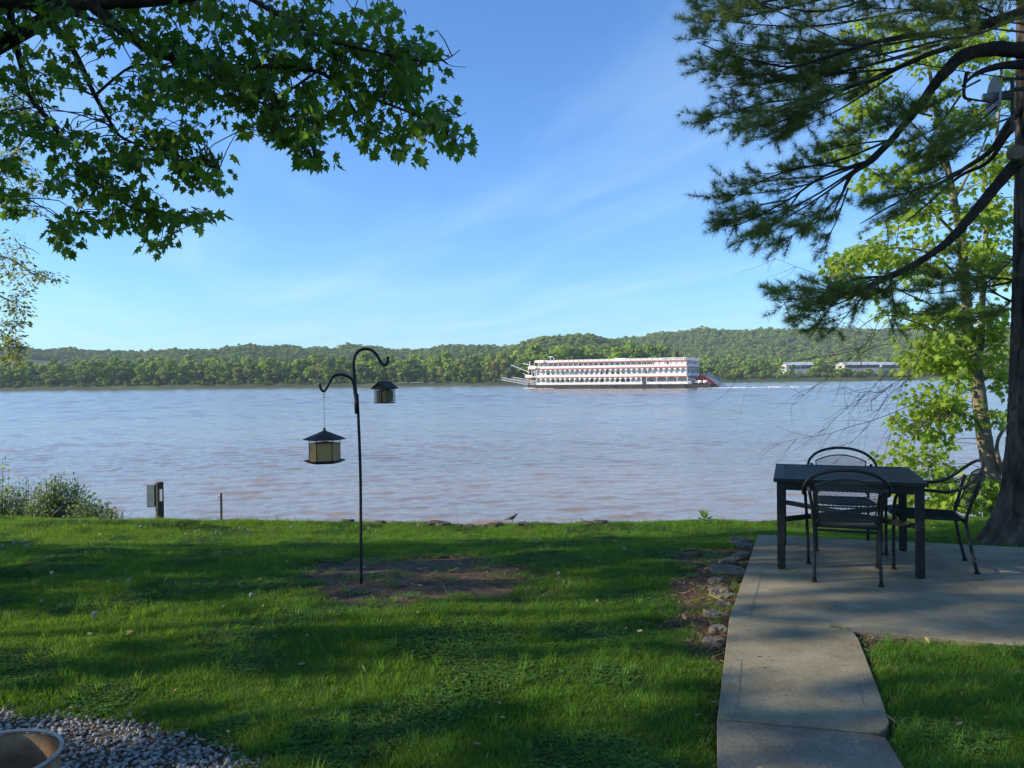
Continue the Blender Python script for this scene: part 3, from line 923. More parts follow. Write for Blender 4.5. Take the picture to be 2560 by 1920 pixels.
barn(2204, 2340, 745, 920, 3.2, 2.6, 20, 'long grey-roofed shed glimpsed through the bare twigs', ((.02, .4, 2.7), (.5, .98, 2.7)))
# radio tower on the ridge
uT, yT = 843, 1340
b = MB(); xT = (uT - CX) / F_PX * yT; zT = far_z(xT, yT)
topz = at_y(uT, 857, yT).z
H = topz - zT
legs = [(.9 * math.cos(a), .9 * math.sin(a)) for a in (0, 2.09, 4.19)]
for (a, c) in legs: b.tube([(a, c, 0), (a * .4, c * .4, H)], .14, 4)
for i in range(14):
    z = H * i / 14; z2 = H * (i + 1) / 14
    for j in range(3):
        k0, k1 = 1 - .6 * i / 14, 1 - .6 * (i + 1) / 14
        p, q = legs[j], legs[(j + 1) % 3]
        b.tube([(p[0] * k0, p[1] * k0, z), (q[0] * k1, q[1] * k1, z2)], .08, 3)
o = b.build('radio_tower', mat('tower_steel', (.30, .31, .33), (.38, .39, .41), 1, .6)); o.location = (xT, yT, zT)
tag(o, 'thin lattice radio tower on the hill skyline left of the feeder pole', 'tower')
#@@PART2
# ------------------------------------------------------------------ the riverboat
M['boat_white'] = mat('boat_white_paint', (.74, .73, .73), (.82, .81, .80), .4, .5)
M['boat_wall'] = mat('boat_wall_shade_tone', (.60, .60, .62), (.68, .68, .69), .4, .5)  # greyer than the white: overhang shade put into the wall colour
M['boat_red'] = mat('boat_red_trim', (.44, .09, .07), (.52, .13, .10), .5, .5)
M['boat_wheel'] = mat('paddle_wheel_red', (.42, .02, .035), (.55, .04, .06), .6, .45)
M['boat_hull'] = mat('boat_black_hull', (.012, .012, .014), (.035, .034, .036), .4, .5)
M['boat_glass'] = mat('boat_window_glass', (.02, .022, .026), (.05, .055, .06), .5, .15, spec=.6)
M['boat_glass_pale'] = mat('boat_curtained_window', (.16, .18, .20), (.26, .28, .30), .5, .25, spec=.5)
M['boat_deck'] = mat('boat_deck_grey', (.30, .30, .31), (.38, .38, .39), .5, .7)
M['boat_steel'] = mat('boat_grey_steel', (.40, .41, .43), (.52, .53, .55), .6, .5)
M['boat_ink'] = mat('sign_navy_lettering', (.02, .025, .09), (.03, .035, .12), .5, .6)
M['foam'] = mat('water_foam', (.72, .72, .72), (.85, .85, .84), 1.5, .9)
BA, BL, BB = R(26), 77.0, 21.0
boat_loc = Vector(((1307 - CX) / F_PX * 322, 322, WZ))
boat = empty('riverboat', boat_loc, -BA)
tag(boat, 'white three-deck sternwheel riverboat with red trim and black hull', 'riverboat')
def BX(zx):
    # distance from the bow along the near side for a column of the enlarged view
    u = 1200 + zx * 0.29837
    k = (u - CX) / F_PX
    ca, sa = math.cos(BA), math.sin(BA)
    return (k * boat_loc.y - boat_loc.x) / (ca + k * sa)
D1, D2, D3, DR = 1.6, 4.75, 8.3, 10.8
XS = BX(1722)                       # where the houses end towards the wheel
# hull with a rounded, raked bow and two arms beside the wheel
def hull_outline(z):
    rk = 2.2 * (1.3 - z) / 2.3
    pts_ = []
    for i in range(13):
        a = math.pi / 2 + math.pi * i / 12
        pts_.append((5.0 + rk + math.cos(a) * 6.3, BB / 2 + math.sin(a) * BB / 2, z))
    return pts_
hb = MB()
def hull_ring(z):
    bow = hull_outline(z)
    return [(XS + 1.0, BB, z)] + bow + [(XS + 1.0, 0, z)]
r0, r1, r2 = hull_ring(-.9), hull_ring(D1 - .25), hull_ring(D1)
n_ = len(r0)
hb.add(r0 + r1 + r2, [(i, (i + 1) % n_, n_ + (i + 1) % n_, n_ + i) for i in range(n_)] + [(n_ + i, n_ + (i + 1) % n_, 2 * n_ + (i + 1) % n_, 2 * n_ + i) for i in range(n_)]
       + [tuple(range(n_ - 1, -1, -1)), tuple(range(2 * n_, 3 * n_))])
hb.box(XS + .9, BX(1925), 0, 3.2, -.9, D1 - .05); hb.box(XS + .9, BX(1925), BB - 3.2, BB, -.9, D1 - .05)
hb.build('hull', M['boat_hull'], boat)
def oval_deck(x0, x1, z0, z1, y0=0.0, y1=BB, rnd=2.5):
    poly = [(x1, y0), (x1, y1)]
    for i in range(9):
        a = math.pi / 2 + math.pi * i / 8
        poly.append((x0 + rnd + math.cos(a) * rnd, (y0 + y1) / 2 + math.sin(a) * (y1 - y0) / 2))
    return MB().prism(poly, z0, z1)
def deck(x0, x1, z, thick=.33, name='deck', lip=.18):
    d = oval_deck(x0, x1, z - thick, z).build(name, M['boat_white'], boat)
    oval_deck(x0 - .12, x1 + .12, z - thick * .97, z - .02, -lip, BB + lip).build('red_trim', M['boat_red'], d)
    return d
XD2, XD3, XDR = BX(357), BX(384), BX(450)
deck(XD2, BX(1742), D2); deck(XD3, BX(1742), D3); deck(XDR, BX(1728), DR)
# houses
hw = 1.75
MB().box(BX(470), BX(1350), hw, BB - hw, D1, D2 - .32).build('house_wall', M['boat_wall'], boat)
MB().box(BX(1350), XS, 3.2, BB - 3.2, D1, D2 - .32).build('house_wall', M['boat_wall'], boat)
MB().box(BX(430), XS, hw, BB - hw, D2, D3 - .32).build('house_wall', M['boat_wall'], boat)
MB().box(BX(478), BX(1452), hw - .4, BB - hw + .4, D3, DR - .32).build('house_wall', M['boat_wall'], boat)
MB().box(BX(1452), XS, .5, BB - .5, D3, DR - .32).build('house_wall', M['boat_white'], boat)
# windows
def window(zx0, zx1, z0, z1, y, dark, frame=True):
    a, b = BX(zx0), BX(zx1)
    w = MB().box(a - .1, b + .1, y - .05, y + .1, z0 - .1, z1 + .1).build('window', M['boat_white'], boat)
    MB().box(a, b, y - .09, y + .06, z0, z1).build('pane', M['boat_glass'] if dark else M['boat_glass_pale'], w)
for a, b in ((594, 612), (638, 668), (680, 697), (722, 756), (808, 845), (855, 872), (898, 935), (944, 962), (988, 1023), (1127, 1148), (1172, 1209), (1220, 1243)):
    window(a, b, 2.0, 3.75, hw, True)
for a, b, d in ((562, 572, 1), (1086, 1096, 1), (1283, 1302, 0), (420, 440, 0), (472, 480, 1), (776, 786, 0)):
    window(a, b, 1.9, 3.0, hw, d)
for a, b in ((1412, 1430), (1540, 1556), (1620, 1633)):
    window(a, b, 2.2, 3.4, 3.2, True)
sec = [555, 600, 645, 690, 735, 780, 822, 868, 912, 957, 1003, 1097, 1142, 1188, 1235, 1285, 1333, 1383]
for i, c in enumerate(sec):
    window(c - 8, c + 16, 5.55, 6.65, hw, i in (0, 3, 5, 7, 10, 11, 12, 17))
window(1033, 1061, 5.1, 7.5, hw, True); window(1430, 1445, 5.4, 7.4, hw, True); window(424, 452, 5.4, 6.9, hw, True); window(466, 478, 5.3, 6.7, hw, True)
thd = [575, 617, 660, 700, 742, 785, 830, 873, 920, 962, 1010, 1055, 1103, 1150, 1197, 1245, 1293, 1340, 1390, 1440]
for i, c in enumerate(thd):
    window(c - 13, c + 12, 9.05, 10.05, hw - .4, i in (6, 10, 17, 18, 19))
for c in (487, 505, 524): window(c - 6, c + 6, 9.05, 10.05, hw - .4, True)
window(1562, 1580, 8.6, 10.2, .5, True)
# windows of the stern face
def stern_window(y0, y1, z0, z1, dark=True):
    w = MB().box(XS - .1, XS + .06, y0 - .1, y1 + .1, z0 - .1, z1 + .1).build('window', M['boat_white'], boat)
    MB().box(XS - .08, XS + .1, y0, y1, z0, z1).build('pane', M['boat_glass'] if dark else M['boat_glass_pale'], w)
stern_window(4, 6.2, 5.3, 7.3); stern_window(8.5, 10.6, 5.0, 7.4); stern_window(11.2, 13.4, 5.0, 7.4); stern_window(15.5, 18, 5.2, 7.4, False)
stern_window(3, 9, 8.9, 10.2, False); stern_window(11, 18, 8.9, 10.2, False)
# posts, arches and railings bay by bay
post_m = {}
def post(x, z0, z1, y=.18, r=.11):
    key = (round(z1 - z0, 2), r)
    if key not in post_m:
        me = MB().lathe([(r * 1.5, 0), (r * 1.5, .15), (r, .2), (r, z1 - z0 - .25), (r * 1.6, z1 - z0)], 6).mesh('post'); me.materials.append(M['boat_white']); post_m[key] = me
    put('post', post_m[key], boat, (x, y, z0))
def spandrel(w, h, rise):
    # arch-shaped infill between two posts
    n = 10; v = []; f = []
    for k, yy in enumerate((-.06, .06)):
        for i in range(n + 1):
            t = i / n
            v.append((t * w, yy, -rise * (2 * t - 1) ** 2 * 1.0 - h)); v.append((t * w, yy, 0))
    o = 2 * (n + 1)
    for i in range(n):
        a = 2 * i
        f += [(a, a + 2, a + 3, a + 1), (o + a, o + a + 1, o + a + 3, o + a + 2), (a, o + a, o + a + 2, a + 2)]
    me = MB().add(v, f).mesh('arch'); me.materials.append(M['boat_white']); return me
def railing(w, h=.95):
    b = MB(); b.box(0, w, -.05, .05, h - .1, h); b.box(0, w, -.04, .04, .08, .18); b.box(.08, w - .08, -.02, .02, .2, h - .14)
    k = max(2, int(w / .5))
    for i in range(k + 1): b.box(i * w / k - .03, i * w / k + .03, -.06, .06, 0, h)
    me = b.mesh('railing'); me.materials.append(M['boat_white']); return me
NB = 30
def bays(zx0, zx1, n, z0, z1, arch, rail=True, y=.18):
    xs = [BX(zx0) + (BX(zx1) - BX(zx0)) * i / n for i in range(n + 1)]
    w = xs[1] - xs[0]
    am = spandrel(w - .2, .12, arch) if arch else None
    rm = railing(w - .22)
    for i, x in enumerate(xs):
        if z1 > z0 + 1.2: post(x, z0, z1 - .32, y)
        if i < n:
            if am: put('arch', am, boat, (x + .1, y, z1 - .33))
            if rail: put('railing', rm, boat, (x + .11, y, z0))
bays(470, 1352, 21, D1, D2, .95)
bays(1395, 1738, 4, D1, D2, .25)
bays(470, 1728, 29, D2, D3, .85)
bays(455, 1728, 29, D3, DR, 0)
bays(455, 1728, 29, DR, DR + 1.0, 0)
for zx in (372, 400, 435): post(BX(zx), D1, D2 - .32, 2.6)
for zx in (395, 425, 450): post(BX(zx), D2, D3 - .32, 1.2)
fr = railing(4.2, 1.0)
for z, x in ((D2, XD2), (D3, XD3), (DR, XDR)):
    for k in range(4): put('railing', fr, boat, (x + .25, 2.2 + 4.25 * k, z), (0, 0, math.pi / 2))
    put('railing', fr, boat, (x + .9, .6, z), (0, 0, R(-20) ))
sr = railing(4.0, 1.0)
for z in (D2, D3, DR):
    for k in range(5): put('railing', sr, boat, (BX(1735), .4 + 4.1 * k, z), (0, 0, math.pi / 2))
for z0, z1 in ((D2, D3), (D3, DR)):
    for k in range(6): post(BX(1733), z0, z1 - .32, .4 + 4.05 * k)
# pilot house shoulder and roof items
MB().box(BX(490), BX(555), 7, 14, DR, DR + .55).build('roof_hatch', M['boat_white'], boat)
b = MB(); b.tube([(0, 0, 0), (0, 0, 2.0)], .09, 6); b.box(-1.2, 1.2, -.12, .12, 1.9, 2.15); b.tube([(1.6, 0, 0), (1.6, 0, 1.2)], .09, 6); b.lathe([(.25, 1.1), (.3, 1.35), (.1, 1.6)], 8, (1.6, 0, 0))
o = b.build('radar_mast', M['boat_white'], boat); o.location = (BX(545), 6, DR + .5)
MB().box(BX(1112), BX(1205), 2, 8, DR, DR + 1.25).build('roof_hatch', M['boat_white'], boat)
def stack(zx, top):
    o = MB().lathe([(.55, 0), (.55, top - .5), (.8, top - .3), (.8, top), (.6, top), (.6, top - .6)], 14).build('smokestack', M['boat_hull'], boat, True)
    o.location = (BX(zx), 3.2, DR)
stack(1512, 3.5); stack(1635, 3.1)
# name board
sb = MB().box(BX(1520), BX(1712), -.02, .10, DR - .05, DR + .95).build('name_board', M['boat_white'], boat)
fc = bpy.data.curves.new('lettering', 'FONT'); fc.body = 'AMERICAN COUNTESS'; fc.size = 1.0; fc.align_x = 'CENTER'; fc.extrude = .01
fo = bpy.data.objects.new('lettering', fc); COL.objects.link(fo)
bpy.context.view_layer.update()
dg = bpy.context.evaluated_depsgraph_get()
tm = bpy.data.meshes.new_from_object(fo.evaluated_get(dg)); bpy.data.objects.remove(fo)
tm.materials.clear(); tm.materials.append(M['boat_ink'])
wid = max(v.co.x for v in tm.vertices) - min(v.co.x for v in tm.vertices)
sx = (BX(1712) - BX(1520) - .7) / wid
put('lettering', tm, sb, ((BX(1520) + BX(1712)) / 2, -.05, DR + .19), (math.pi / 2, 0, 0), (sx, .78, 1))
# gangways swung out over the bow, with booms
def gangway(p0, p1, y, name='gangway'):
    a, c = Vector(p0), Vector(p1)
    b = MB(); w = .9; hgt = 1.05
    for s in (-w, w):
        off = Vector((0, s, 0)); up = Vector((0, 0, hgt))
        b.tube([a + off, c + off], .12, 5); b.tube([a + off + up, c + off + up], .08, 5)
        n = 12
        for i in range(n + 1):
            p = a.lerp(c, i / n) + off
            b.tube([p, p + up], .06, 4)
            if i < n:
                q = a.lerp(c, (i + 1) / n) + off
                b.tube([p, q + up] if i % 2 else [p + up, q], .045, 4)
    b.add([a + Vector((0, -w, .05)), c + Vector((0, -w, .05)), c + Vector((0, w, .05)), a + Vector((0, w, .05))], [(0, 1, 2, 3)])
    return b.build(name, M['boat_steel'], boat)
gangway((BX(368), 4, 1.7), (BX(368) - 12.3, 4, 3.9), 4); gangway((BX(368) + .5, 15, 1.9), (BX(368) - 12.5, 15, 4.0), 15)
def boom(p0, p1, r=.13): MB().tube([p0, p1], r, 6).build('boom', M['boat_white'], boat)
boom((BX(385), 4, 6.9), (BX(385) - 8.8, 4, 10.2)); boom((BX(388), 15, 8.9), (BX(388) - 8.5, 15, 11.0)); boom((BX(360), 9, 4.9), (BX(360) - 4.2, 9, 6.6), .1)
boom((BX(386), 4, D3), (BX(386), 4, 11.6), .16); boom((BX(372), 4, D2), (BX(372), 4, 9.0), .12)
for (p0, p1) in (((BX(386), 4, 11.4), (BX(385) - 8.8, 4, 10.2)), ((BX(385) - 8.8, 4, 10.2), (BX(368) - 11.5, 4, 4.8))):
    MB().tube([p0, p1], .035, 4).build('stay_wire', M['boat_steel'], boat)
# paddle wheel
WC = Vector((BX(1832), 0, 1.15)); WR = 3.75
wheel = empty('paddle_wheel'); wheel.parent = boat; wheel.location = WC
ring = MB()
def ring_at(r, y, t=.12):
    ring.tube([(r * math.cos(2 * math.pi * i / 28), y, r * math.sin(2 * math.pi * i / 28)) for i in range(28)], t, 5, closed=True)
for y in (4.2, 8.4, 12.6, 16.8):
    ring_at(WR - .15, y); ring_at(WR * .62, y, .1)
ring.build('rim', M['boat_wheel'], wheel)
hubm = MB().lathe([(.35, 3.9), (.35, 17.1)], 10, axis='Y').build('hub', M['boat_wheel'], wheel)
spoke = MB()
for y in (4.2, 8.4, 12.6, 16.8): spoke.box(-.09, .09, y - .1, y + .1, 0, WR - .1)
sm = spoke.mesh('spoke'); sm.materials.append(M['boat_wheel'])
pm = MB().box(-.06, .06, 4.0, 17.0, WR - 1.15, WR).mesh('paddle'); pm.materials.append(M['boat_wheel'])
for i in range(18):
    an = 2 * math.pi * i / 18
    put('paddle', pm, wheel, (0, 0, 0), (0, an, 0)); put('spoke', sm, wheel, (0, 0, 0), (0, an, 0))
# pitman arm and machinery on the fantail
MB().tube([(XS + .2, 2.6, 3.9), (WC.x, 3.3, 2.2)], .22, 6).build('crank_arm', M['boat_white'], boat)
MB().tube([(XS + .2, 2.0, 1.6), (WC.x - .5, 2.6, 2.4)], .18, 6).build('crank_arm', M['boat_white'], boat)
for i, x in enumerate((XS + 5.2, XS + 7.2)):
    MB().lathe([(.3, -.8), (.55, -.7), (.55, .7), (.3, .8)], 12, axis='X').build('white_tank', M['boat_white'], boat, True).location = (x, 1.3, D1 + .78)
MB().box(XS + 1.0, XS + 2.0, .8, 2.0, D1, D1 + 1.2).build('machinery_box', M['boat_white'], boat)
# tyres hung on the side as fenders, deck chairs' worth of clutter on the open aft deck
for zx in (1128, 1505, 1720):
    ringm = MB(); ringm.tube([(.4 * math.cos(a * .628), 0, .4 * math.sin(a * .628)) for a in range(10)], .16, 6, closed=True)
    ringm.build('tyre_fender', M['boat_hull'], boat).location = (BX(zx), -.15, .75)
MB().box(BX(1432), BX(1470), 2.2, 3.0, D1, D1 + .9).build('deck_bench', M['boat_white'], boat)
MB().box(BX(1640), BX(1676), 2.0, 3.0, D1, D1 + 1.0).build('deck_bench', M['boat_white'], boat)
# foam at the bow and the thrown spray
def in_boat(x, y, z):
    return boat.matrix_basis @ Vector((x, y, z))
boat.matrix_basis  # set by location and rotation above
BM = Matrix.Translation(boat_loc) @ Matrix.Rotation(-BA, 4, 'Z')
def flakes(name, P, S, material, label, cat):
    n = len(P)
    nrm = unit(RNG.normal(size=(n, 3))); t = unit(np.cross(nrm, RNG.normal(size=(n, 3))))
    o = stamp(name, [(-.5, -.4, 0), (.5, -.4, .1), (.1, .55, 0), (0, 0, .3)], [(0, 1, 3), (1, 2, 3), (2, 0, 3), (0, 2, 1)], P, t, np.cross(nrm, t), nrm, S, material)
    return tag(o, label, cat, kind='stuff')
def boat_pts(A):
    return np.array([tuple(BM @ Vector(p)) for p in A])
A = []
for _ in range(5200):
    th = random.uniform(-.1, 1.25)           # thrown off the top and back of the wheel
    t = random.random() ** 1.3
    x0, z0 = WR * math.sin(th), WR * math.cos(th)
    x = WC.x + x0 + t * 4.6 * (0.35 + .9 * th / 1.2); z = WC.z + z0 + t * 1.2 - 6.3 * t * t
    if z < .05: continue
    A.append((x + random.gauss(0, .25), random.uniform(4, 17), z + random.gauss(0, .25)))
def spray_mat():
    m = bpy.data.materials.new('water_spray'); m.use_nodes = True
    n, l = m.node_tree.nodes, m.node_tree.links
    d = n['Principled BSDF']; d.inputs['Base Color'].default_value = (.8, .82, .85, 1); d.inputs['Roughness'].default_value = .9
    tr = n.new('ShaderNodeBsdfTransparent'); mx = n.new('ShaderNodeMixShader'); mx.inputs[0].default_value = .35
    l.new(tr.outputs[0], mx.inputs[1]); l.new(d.outputs[0], mx.inputs[2]); l.new(mx.outputs[0], n['Material Output'].inputs[0])
    return m
M['spray'] = spray_mat()
flakes('spray', boat_pts(A), RNG.uniform(.10, .26, len(A)), M['spray'], 'fine white spray thrown up behind the red paddle wheel', 'spray')
A = []
for _ in range(2600):
    x = WC.x + 4 + abs(random.gauss(0, 16)); A.append((x - 3, BB / 2 + random.gauss(0, 4 + .1 * x * .5), random.uniform(0, .12)))
for _ in range(500):
    a = random.uniform(1.4, 3.6); A.append((5 + math.cos(a) * 7.0 + random.gauss(0, .5), BB / 2 - abs(math.sin(a)) * BB * .51 * random.uniform(.9, 1.05), random.uniform(0, .45)))
for _ in range(300):
    A.append((random.uniform(2, 14), -.4 + random.gauss(0, .3), random.uniform(0, .1)))
flakes('foam', boat_pts(A), RNG.uniform(.12, .5, len(A)), M['foam'], 'white foam at the riverboat bow and in its wake', 'foam')
# wake swells trailing behind
wk = MB()
for i in range(16):
    c = WC.x + 9 + i * 6.5 + random.uniform(-1, 1); L_ = random.uniform(7, 12); h = .62 * math.exp(-i * .10)
    ring_ = []
    for j in range(9):
        t = j / 8
        ring_.append((c + math.sin(t * 3.1) * 1.2, BB / 2 + (t - .5) * L_, WZ - WZ))
    v, f = [], []
    for j, (x, y, _) in enumerate(ring_):
        e = math.sin(math.pi * j / 8) ** .8
        for (dx, z) in ((-2.2, -.15), (-1.0, h * .55 * e - .02), (0, h * e), (1.0, h * .5 * e - .02), (2.2, -.15)):
            v.append(BM @ Vector((x + dx, y, z)))
    for j in range(8):
        for k in range(4): f.append((j * 5 + k, j * 5 + k + 1, (j + 1) * 5 + k + 1, (j + 1) * 5 + k))
    wk.add(v, f)
tag(wk.build('wake_water', M['water'], None, True), 'train of brown wake swells behind the riverboat', kind='structure')

# ------------------------------------------------------------------ feeder pole with two hooks
FY = 6.03
def fp(pts_, Y=FY): return [at_y(u, v, Y) for u, v in pts_]
base = at_z(903, 1437, -.07)
def spline(P, k=6):
    P = [Vector(p) for p in P]; out = []
    for i in range(len(P) - 1):
        p0, p1, p2, p3 = P[max(i - 1, 0)], P[i], P[i + 1], P[min(i + 2, len(P) - 1)]
        for j in range(k):
            t = j / k
            out.append(.5 * ((2 * p1) + (-p0 + p2) * t + (2 * p0 - 5 * p1 + 4 * p2 - p3) * t * t + (-p0 + 3 * p1 - 3 * p2 + p3) * t ** 3))
    out.append(P[-1]); return out
def rel(P, o): return [Vector(p) - o for p in P]
pole = empty('feeder_pole', base)
main = spline(fp([(903, 1460), (902, 1300), (901, 1180), (896, 1045), (892, 1000), (888, 963), (885, 922), (884.6, 901), (890, 885), (901, 875.5), (915, 872), (929, 875.5), (940, 885), (947.6, 897), (953.7, 908), (962, 912.5), (968.5, 907), (970, 891)]), 5)
MB().tube(rel(main, base), .0115, 8).build('pole', M['black_metal'], pole, True)
hk = spline(fp([(890, 1034), (888.5, 1000), (886, 975), (883.5, 958), (877, 946), (864, 938.5), (849, 936), (835, 940), (825, 952), (818, 967), (810, 978), (802, 972), (799, 959)]), 5)
MB().tube(rel(hk, base), .0105, 8).build('hook', M['black_metal'], pole, True)
MB().tube(rel(fp([(893, 1034), (890.5, 985)]), base), .019, 8).build('clamp', M['black_metal'], pole, True)
tag(pole, 'black shepherd hook pole with two curled arms standing in bare dirt', 'pole')

# hexagonal seed feeder
ap = at_y(811, 1074, FY); fd = empty('seed_feeder', (ap.x, FY, at_y(811, 1158, FY).z), R(13))
zz = lambda v: at_y(811, v, FY).z - fd.location.z
def hexp(r, z, ph=0.0): return [(r * math.cos(ph + i * math.pi / 3), r * math.sin(ph + i * math.pi / 3), z) for i in range(6)]
rb = MB(); ze, za = zz(1097), zz(1075)
rb.add(hexp(.165, ze) + [(0, 0, za)], [(i, (i + 1) % 6, 6) for i in range(6)]); rb.add(hexp(.160, ze - .006) + [(0, 0, za - .012)], [((i + 1) % 6, i, 6) for i in range(6)])
rb.add(hexp(.165, ze) + hexp(.160, ze - .006), [(i, 6 + i, 6 + (i + 1) % 6, (i + 1) % 6) for i in range(6)])
rb.lathe([(.012, za - .012), (.010, za + .012), (.004, za + .018)], 8)
rb.build('roof', M['roof_metal'], fd)
sd_ = MB(); z0, z1 = .016, zz(1100)
zs = z1 - .018
sv = hexp(.1145, z0) + hexp(.1145, zs - .004) + [(0.01, 0, zs + .01)]
sd_.add(sv, [(i, (i + 1) % 6, 6 + (i + 1) % 6, 6 + i) for i in range(6)] + [(6 + i, 6 + (i + 1) % 6, 12) for i in range(6)])
sd_.build('seed', M['seed'], fd)
H6 = hexp(.117, 0)
for i in range(6):
    a, c = Vector(H6[i]), Vector(H6[(i + 1) % 6]); nn = ((a + c) / 2).normalized() * .002
    MB().add([a + Vector((0, 0, z0)), c + Vector((0, 0, z0)), c + Vector((0, 0, z1)), a + Vector((0, 0, z1)), a + nn + Vector((0, 0, z0)), c + nn + Vector((0, 0, z0)), c + nn + Vector((0, 0, z1)), a + nn + Vector((0, 0, z1))],
             [(0, 1, 2, 3), (4, 7, 6, 5), (0, 4, 5, 1), (3, 2, 6, 7)]).build('pane', M['clear'], fd)
    MB().box(-.003, .003, -.003, .003, z0, z1).build('corner_strip', M['black_metal'], fd).location = (a.x * 1.01, a.y * 1.01, 0)
tr_ = MB(); tr_.add(hexp(.118, .002) + hexp(.158, .020) + hexp(.158, .028) + hexp(.116, .012), [(i, (i + 1) % 6, 6 + (i + 1) % 6, 6 + i) for i in range(6)] + [(6 + i, 6 + (i + 1) % 6, 12 + (i + 1) % 6, 12 + i) for i in range(6)]
        + [(12 + i, 12 + (i + 1) % 6, 18 + (i + 1) % 6, 18 + i) for i in range(6)] + [(5, 4, 3, 2, 1, 0), (18, 19, 20, 21, 22, 23)])
tr_.build('tray', M['black_metal'], fd)
wz = at_y(810, 979, FY).z - fd.location.z
wb = MB(); wb.tube([(0, 0, za), (0, 0, wz - .055)], .0016, 4)
wb.tube([(0, 0, wz - .055), (-.006, 0, wz - .02), (-.005, 0, wz + .004)], .0014, 4); wb.tube([(0, 0, wz - .055), (.006, 0, wz - .02), (.005, 0, wz + .004)], .0014, 4)
wb.build('hanging_wire', M['black_metal'], fd)
tag(fd, 'hexagonal seed feeder full of seed hanging from the lower left hook', 'bird feeder')

# suet feeder with a gable roof and wire cages
c0 = at_y(962, 1007, FY); sf = empty('suet_feeder', (c0.x, FY, c0.z), R(-28))
zz2 = lambda v: at_y(962, v, FY).z - sf.location.z
ze, za = zz2(970), zz2(953)
rb = MB(); w_, l_ = .078, .072
for s in (-1, 1):
    rb.add([(s * w_, -l_, ze), (s * w_, l_, ze), (0, l_, za), (0, -l_, za), (s * w_, -l_, ze - .007), (s * w_, l_, ze - .007), (0, l_, za - .007), (0, -l_, za - .007)],
           [(0, 1, 2, 3), (4, 7, 6, 5), (0, 4, 5, 1), (1, 5, 6, 2), (3, 7, 4, 0)])
rb.build('roof', M['roof_metal'], sf)
gb = MB(); gb.add([(-w_ * .93, -l_ + .008, ze - .005), (w_ * .93, -l_ + .008, ze - .005), (0, -l_ + .008, za - .008), (-w_ * .93, -l_ + .016, ze - .005), (w_ * .93, -l_ + .016, ze - .005), (0, -l_ + .016, za - .008)], [(0, 1, 2), (3, 5, 4), (0, 3, 4, 1)])
gb.build('gable', M['roof_metal'], sf)
bt_ = zz2(972)
MB().box(-.010, .010, -.055, .055, .006, bt_).build('centre_board', M['post_wood'], sf)
for s in (-1, 1):
    MB().box(*sorted((s * .014, s * .042)), -.05, .05, .010, bt_ - .012).build('suet_cake', M['suet'], sf)
    cg = MB(); xo = s * .058
    for i in range(9):
        y = -.056 + .112 * i / 8; cg.tube([(xo, y, .002), (xo, y, bt_)], .0021, 4)
    for i in range(8):
        z = .003 + (bt_ - .006) * i / 7; cg.tube([(s * .010, -.056, z), (xo, -.056, z), (xo, .056, z), (s * .010, .056, z)], .0021, 4)
    for i in range(4):
        x = s * (.012 + .046 * i / 4)
        for y in (-.056, .056): cg.tube([(x, y, .002), (x, y, bt_)], .002, 4)
    cg.build('wire_cage', M['black_metal'], sf)
MB().box(-.06, .06, -.058, .058, -.003, .004).build('floor_plate', M['black_metal'], sf)
wz = at_y(962, 912, FY).z - sf.location.z
wb = MB(); wb.tube([(-.018, 0, za - .01), (-.003, 0, wz - .005)], .001, 4); wb.tube([(.022, 0, za - .01), (.003, 0, wz - .005)], .001, 4)
wb.build('hanging_wire', M['black_metal'], sf)
tag(sf, 'small house-shaped suet feeder with wire cage hanging from the upper right hook', 'bird feeder')

# ------------------------------------------------------------------ table and chairs on the patio
TC, TR_ = Vector((2.745, 6.37, 0)), R(-20)
tb = empty('patio_table', TC, TR_)
TX, TY, TH = .545, .535, .72
for sx_ in (-1, 1):
    for sy_ in (-1, 1):
        l_ = MB(); cx, cy = sx_ * (TX - .055), sy_ * (TY - .055)
        l_.box(-.031, .031, -.031, .031, .012, TH - .03); l_.box(-.027, .027, -.027, .027, 0, .012)
        l_.build('leg', M['black_metal'], tb, bevel=.005).location = (cx, cy, 0)
for s in (-1, 1):
    MB().box(-TX + .092, TX - .092, -.012, .012, TH - .095, TH - .03).build('apron', M['black_metal'], tb).location = (0, s * (TY - .055), 0)
    MB().box(-.012, .012, -TY + .092, TY - .092, TH - .095, TH - .03).build('apron', M['black_metal'], tb).location = (s * (TX - .055), 0, 0)
    MB().box(-TX, TX, -.028, .028, TH - .03, TH).build('top_frame', M['table_paint'], tb, bevel=.004).location = (0, s * (TY - .028), 0)
    MB().box(-.04, .04, -TY + .0575, TY - .0575, TH - .03, TH - .0005).build('top_frame', M['table_paint'], tb, bevel=.004).location = (s * (TX - .04), 0, 0)
NS = 16; sp_ = 2 * (TY - .058) / NS
slm = MB().box(-TX + .081, TX - .081, -sp_ * .5 + .006, sp_ * .5 - .006, TH - .024, TH - .003).mesh('slat'); slm.materials.append(M['table_paint'])
for i in range(NS): put('slat', slm, tb, (0, -TY + .058 + sp_ * (i + .5), 0))
for s in (-1, 1):
    dx, dy = TX - .09, s * (TY - .09); L_ = math.hypot(dx, dy)
    o = MB().box(-L_, L_, -.014, .014, -.02 , .02).build('brace', M['black_metal'], tb, bevel=.003); o.location = (0, 0, .385 + .003 * s); o.rotation_euler = (0, 0, math.atan2(dy, dx))
tag(tb, 'square dark green slatted metal table standing on the patio', 'table')

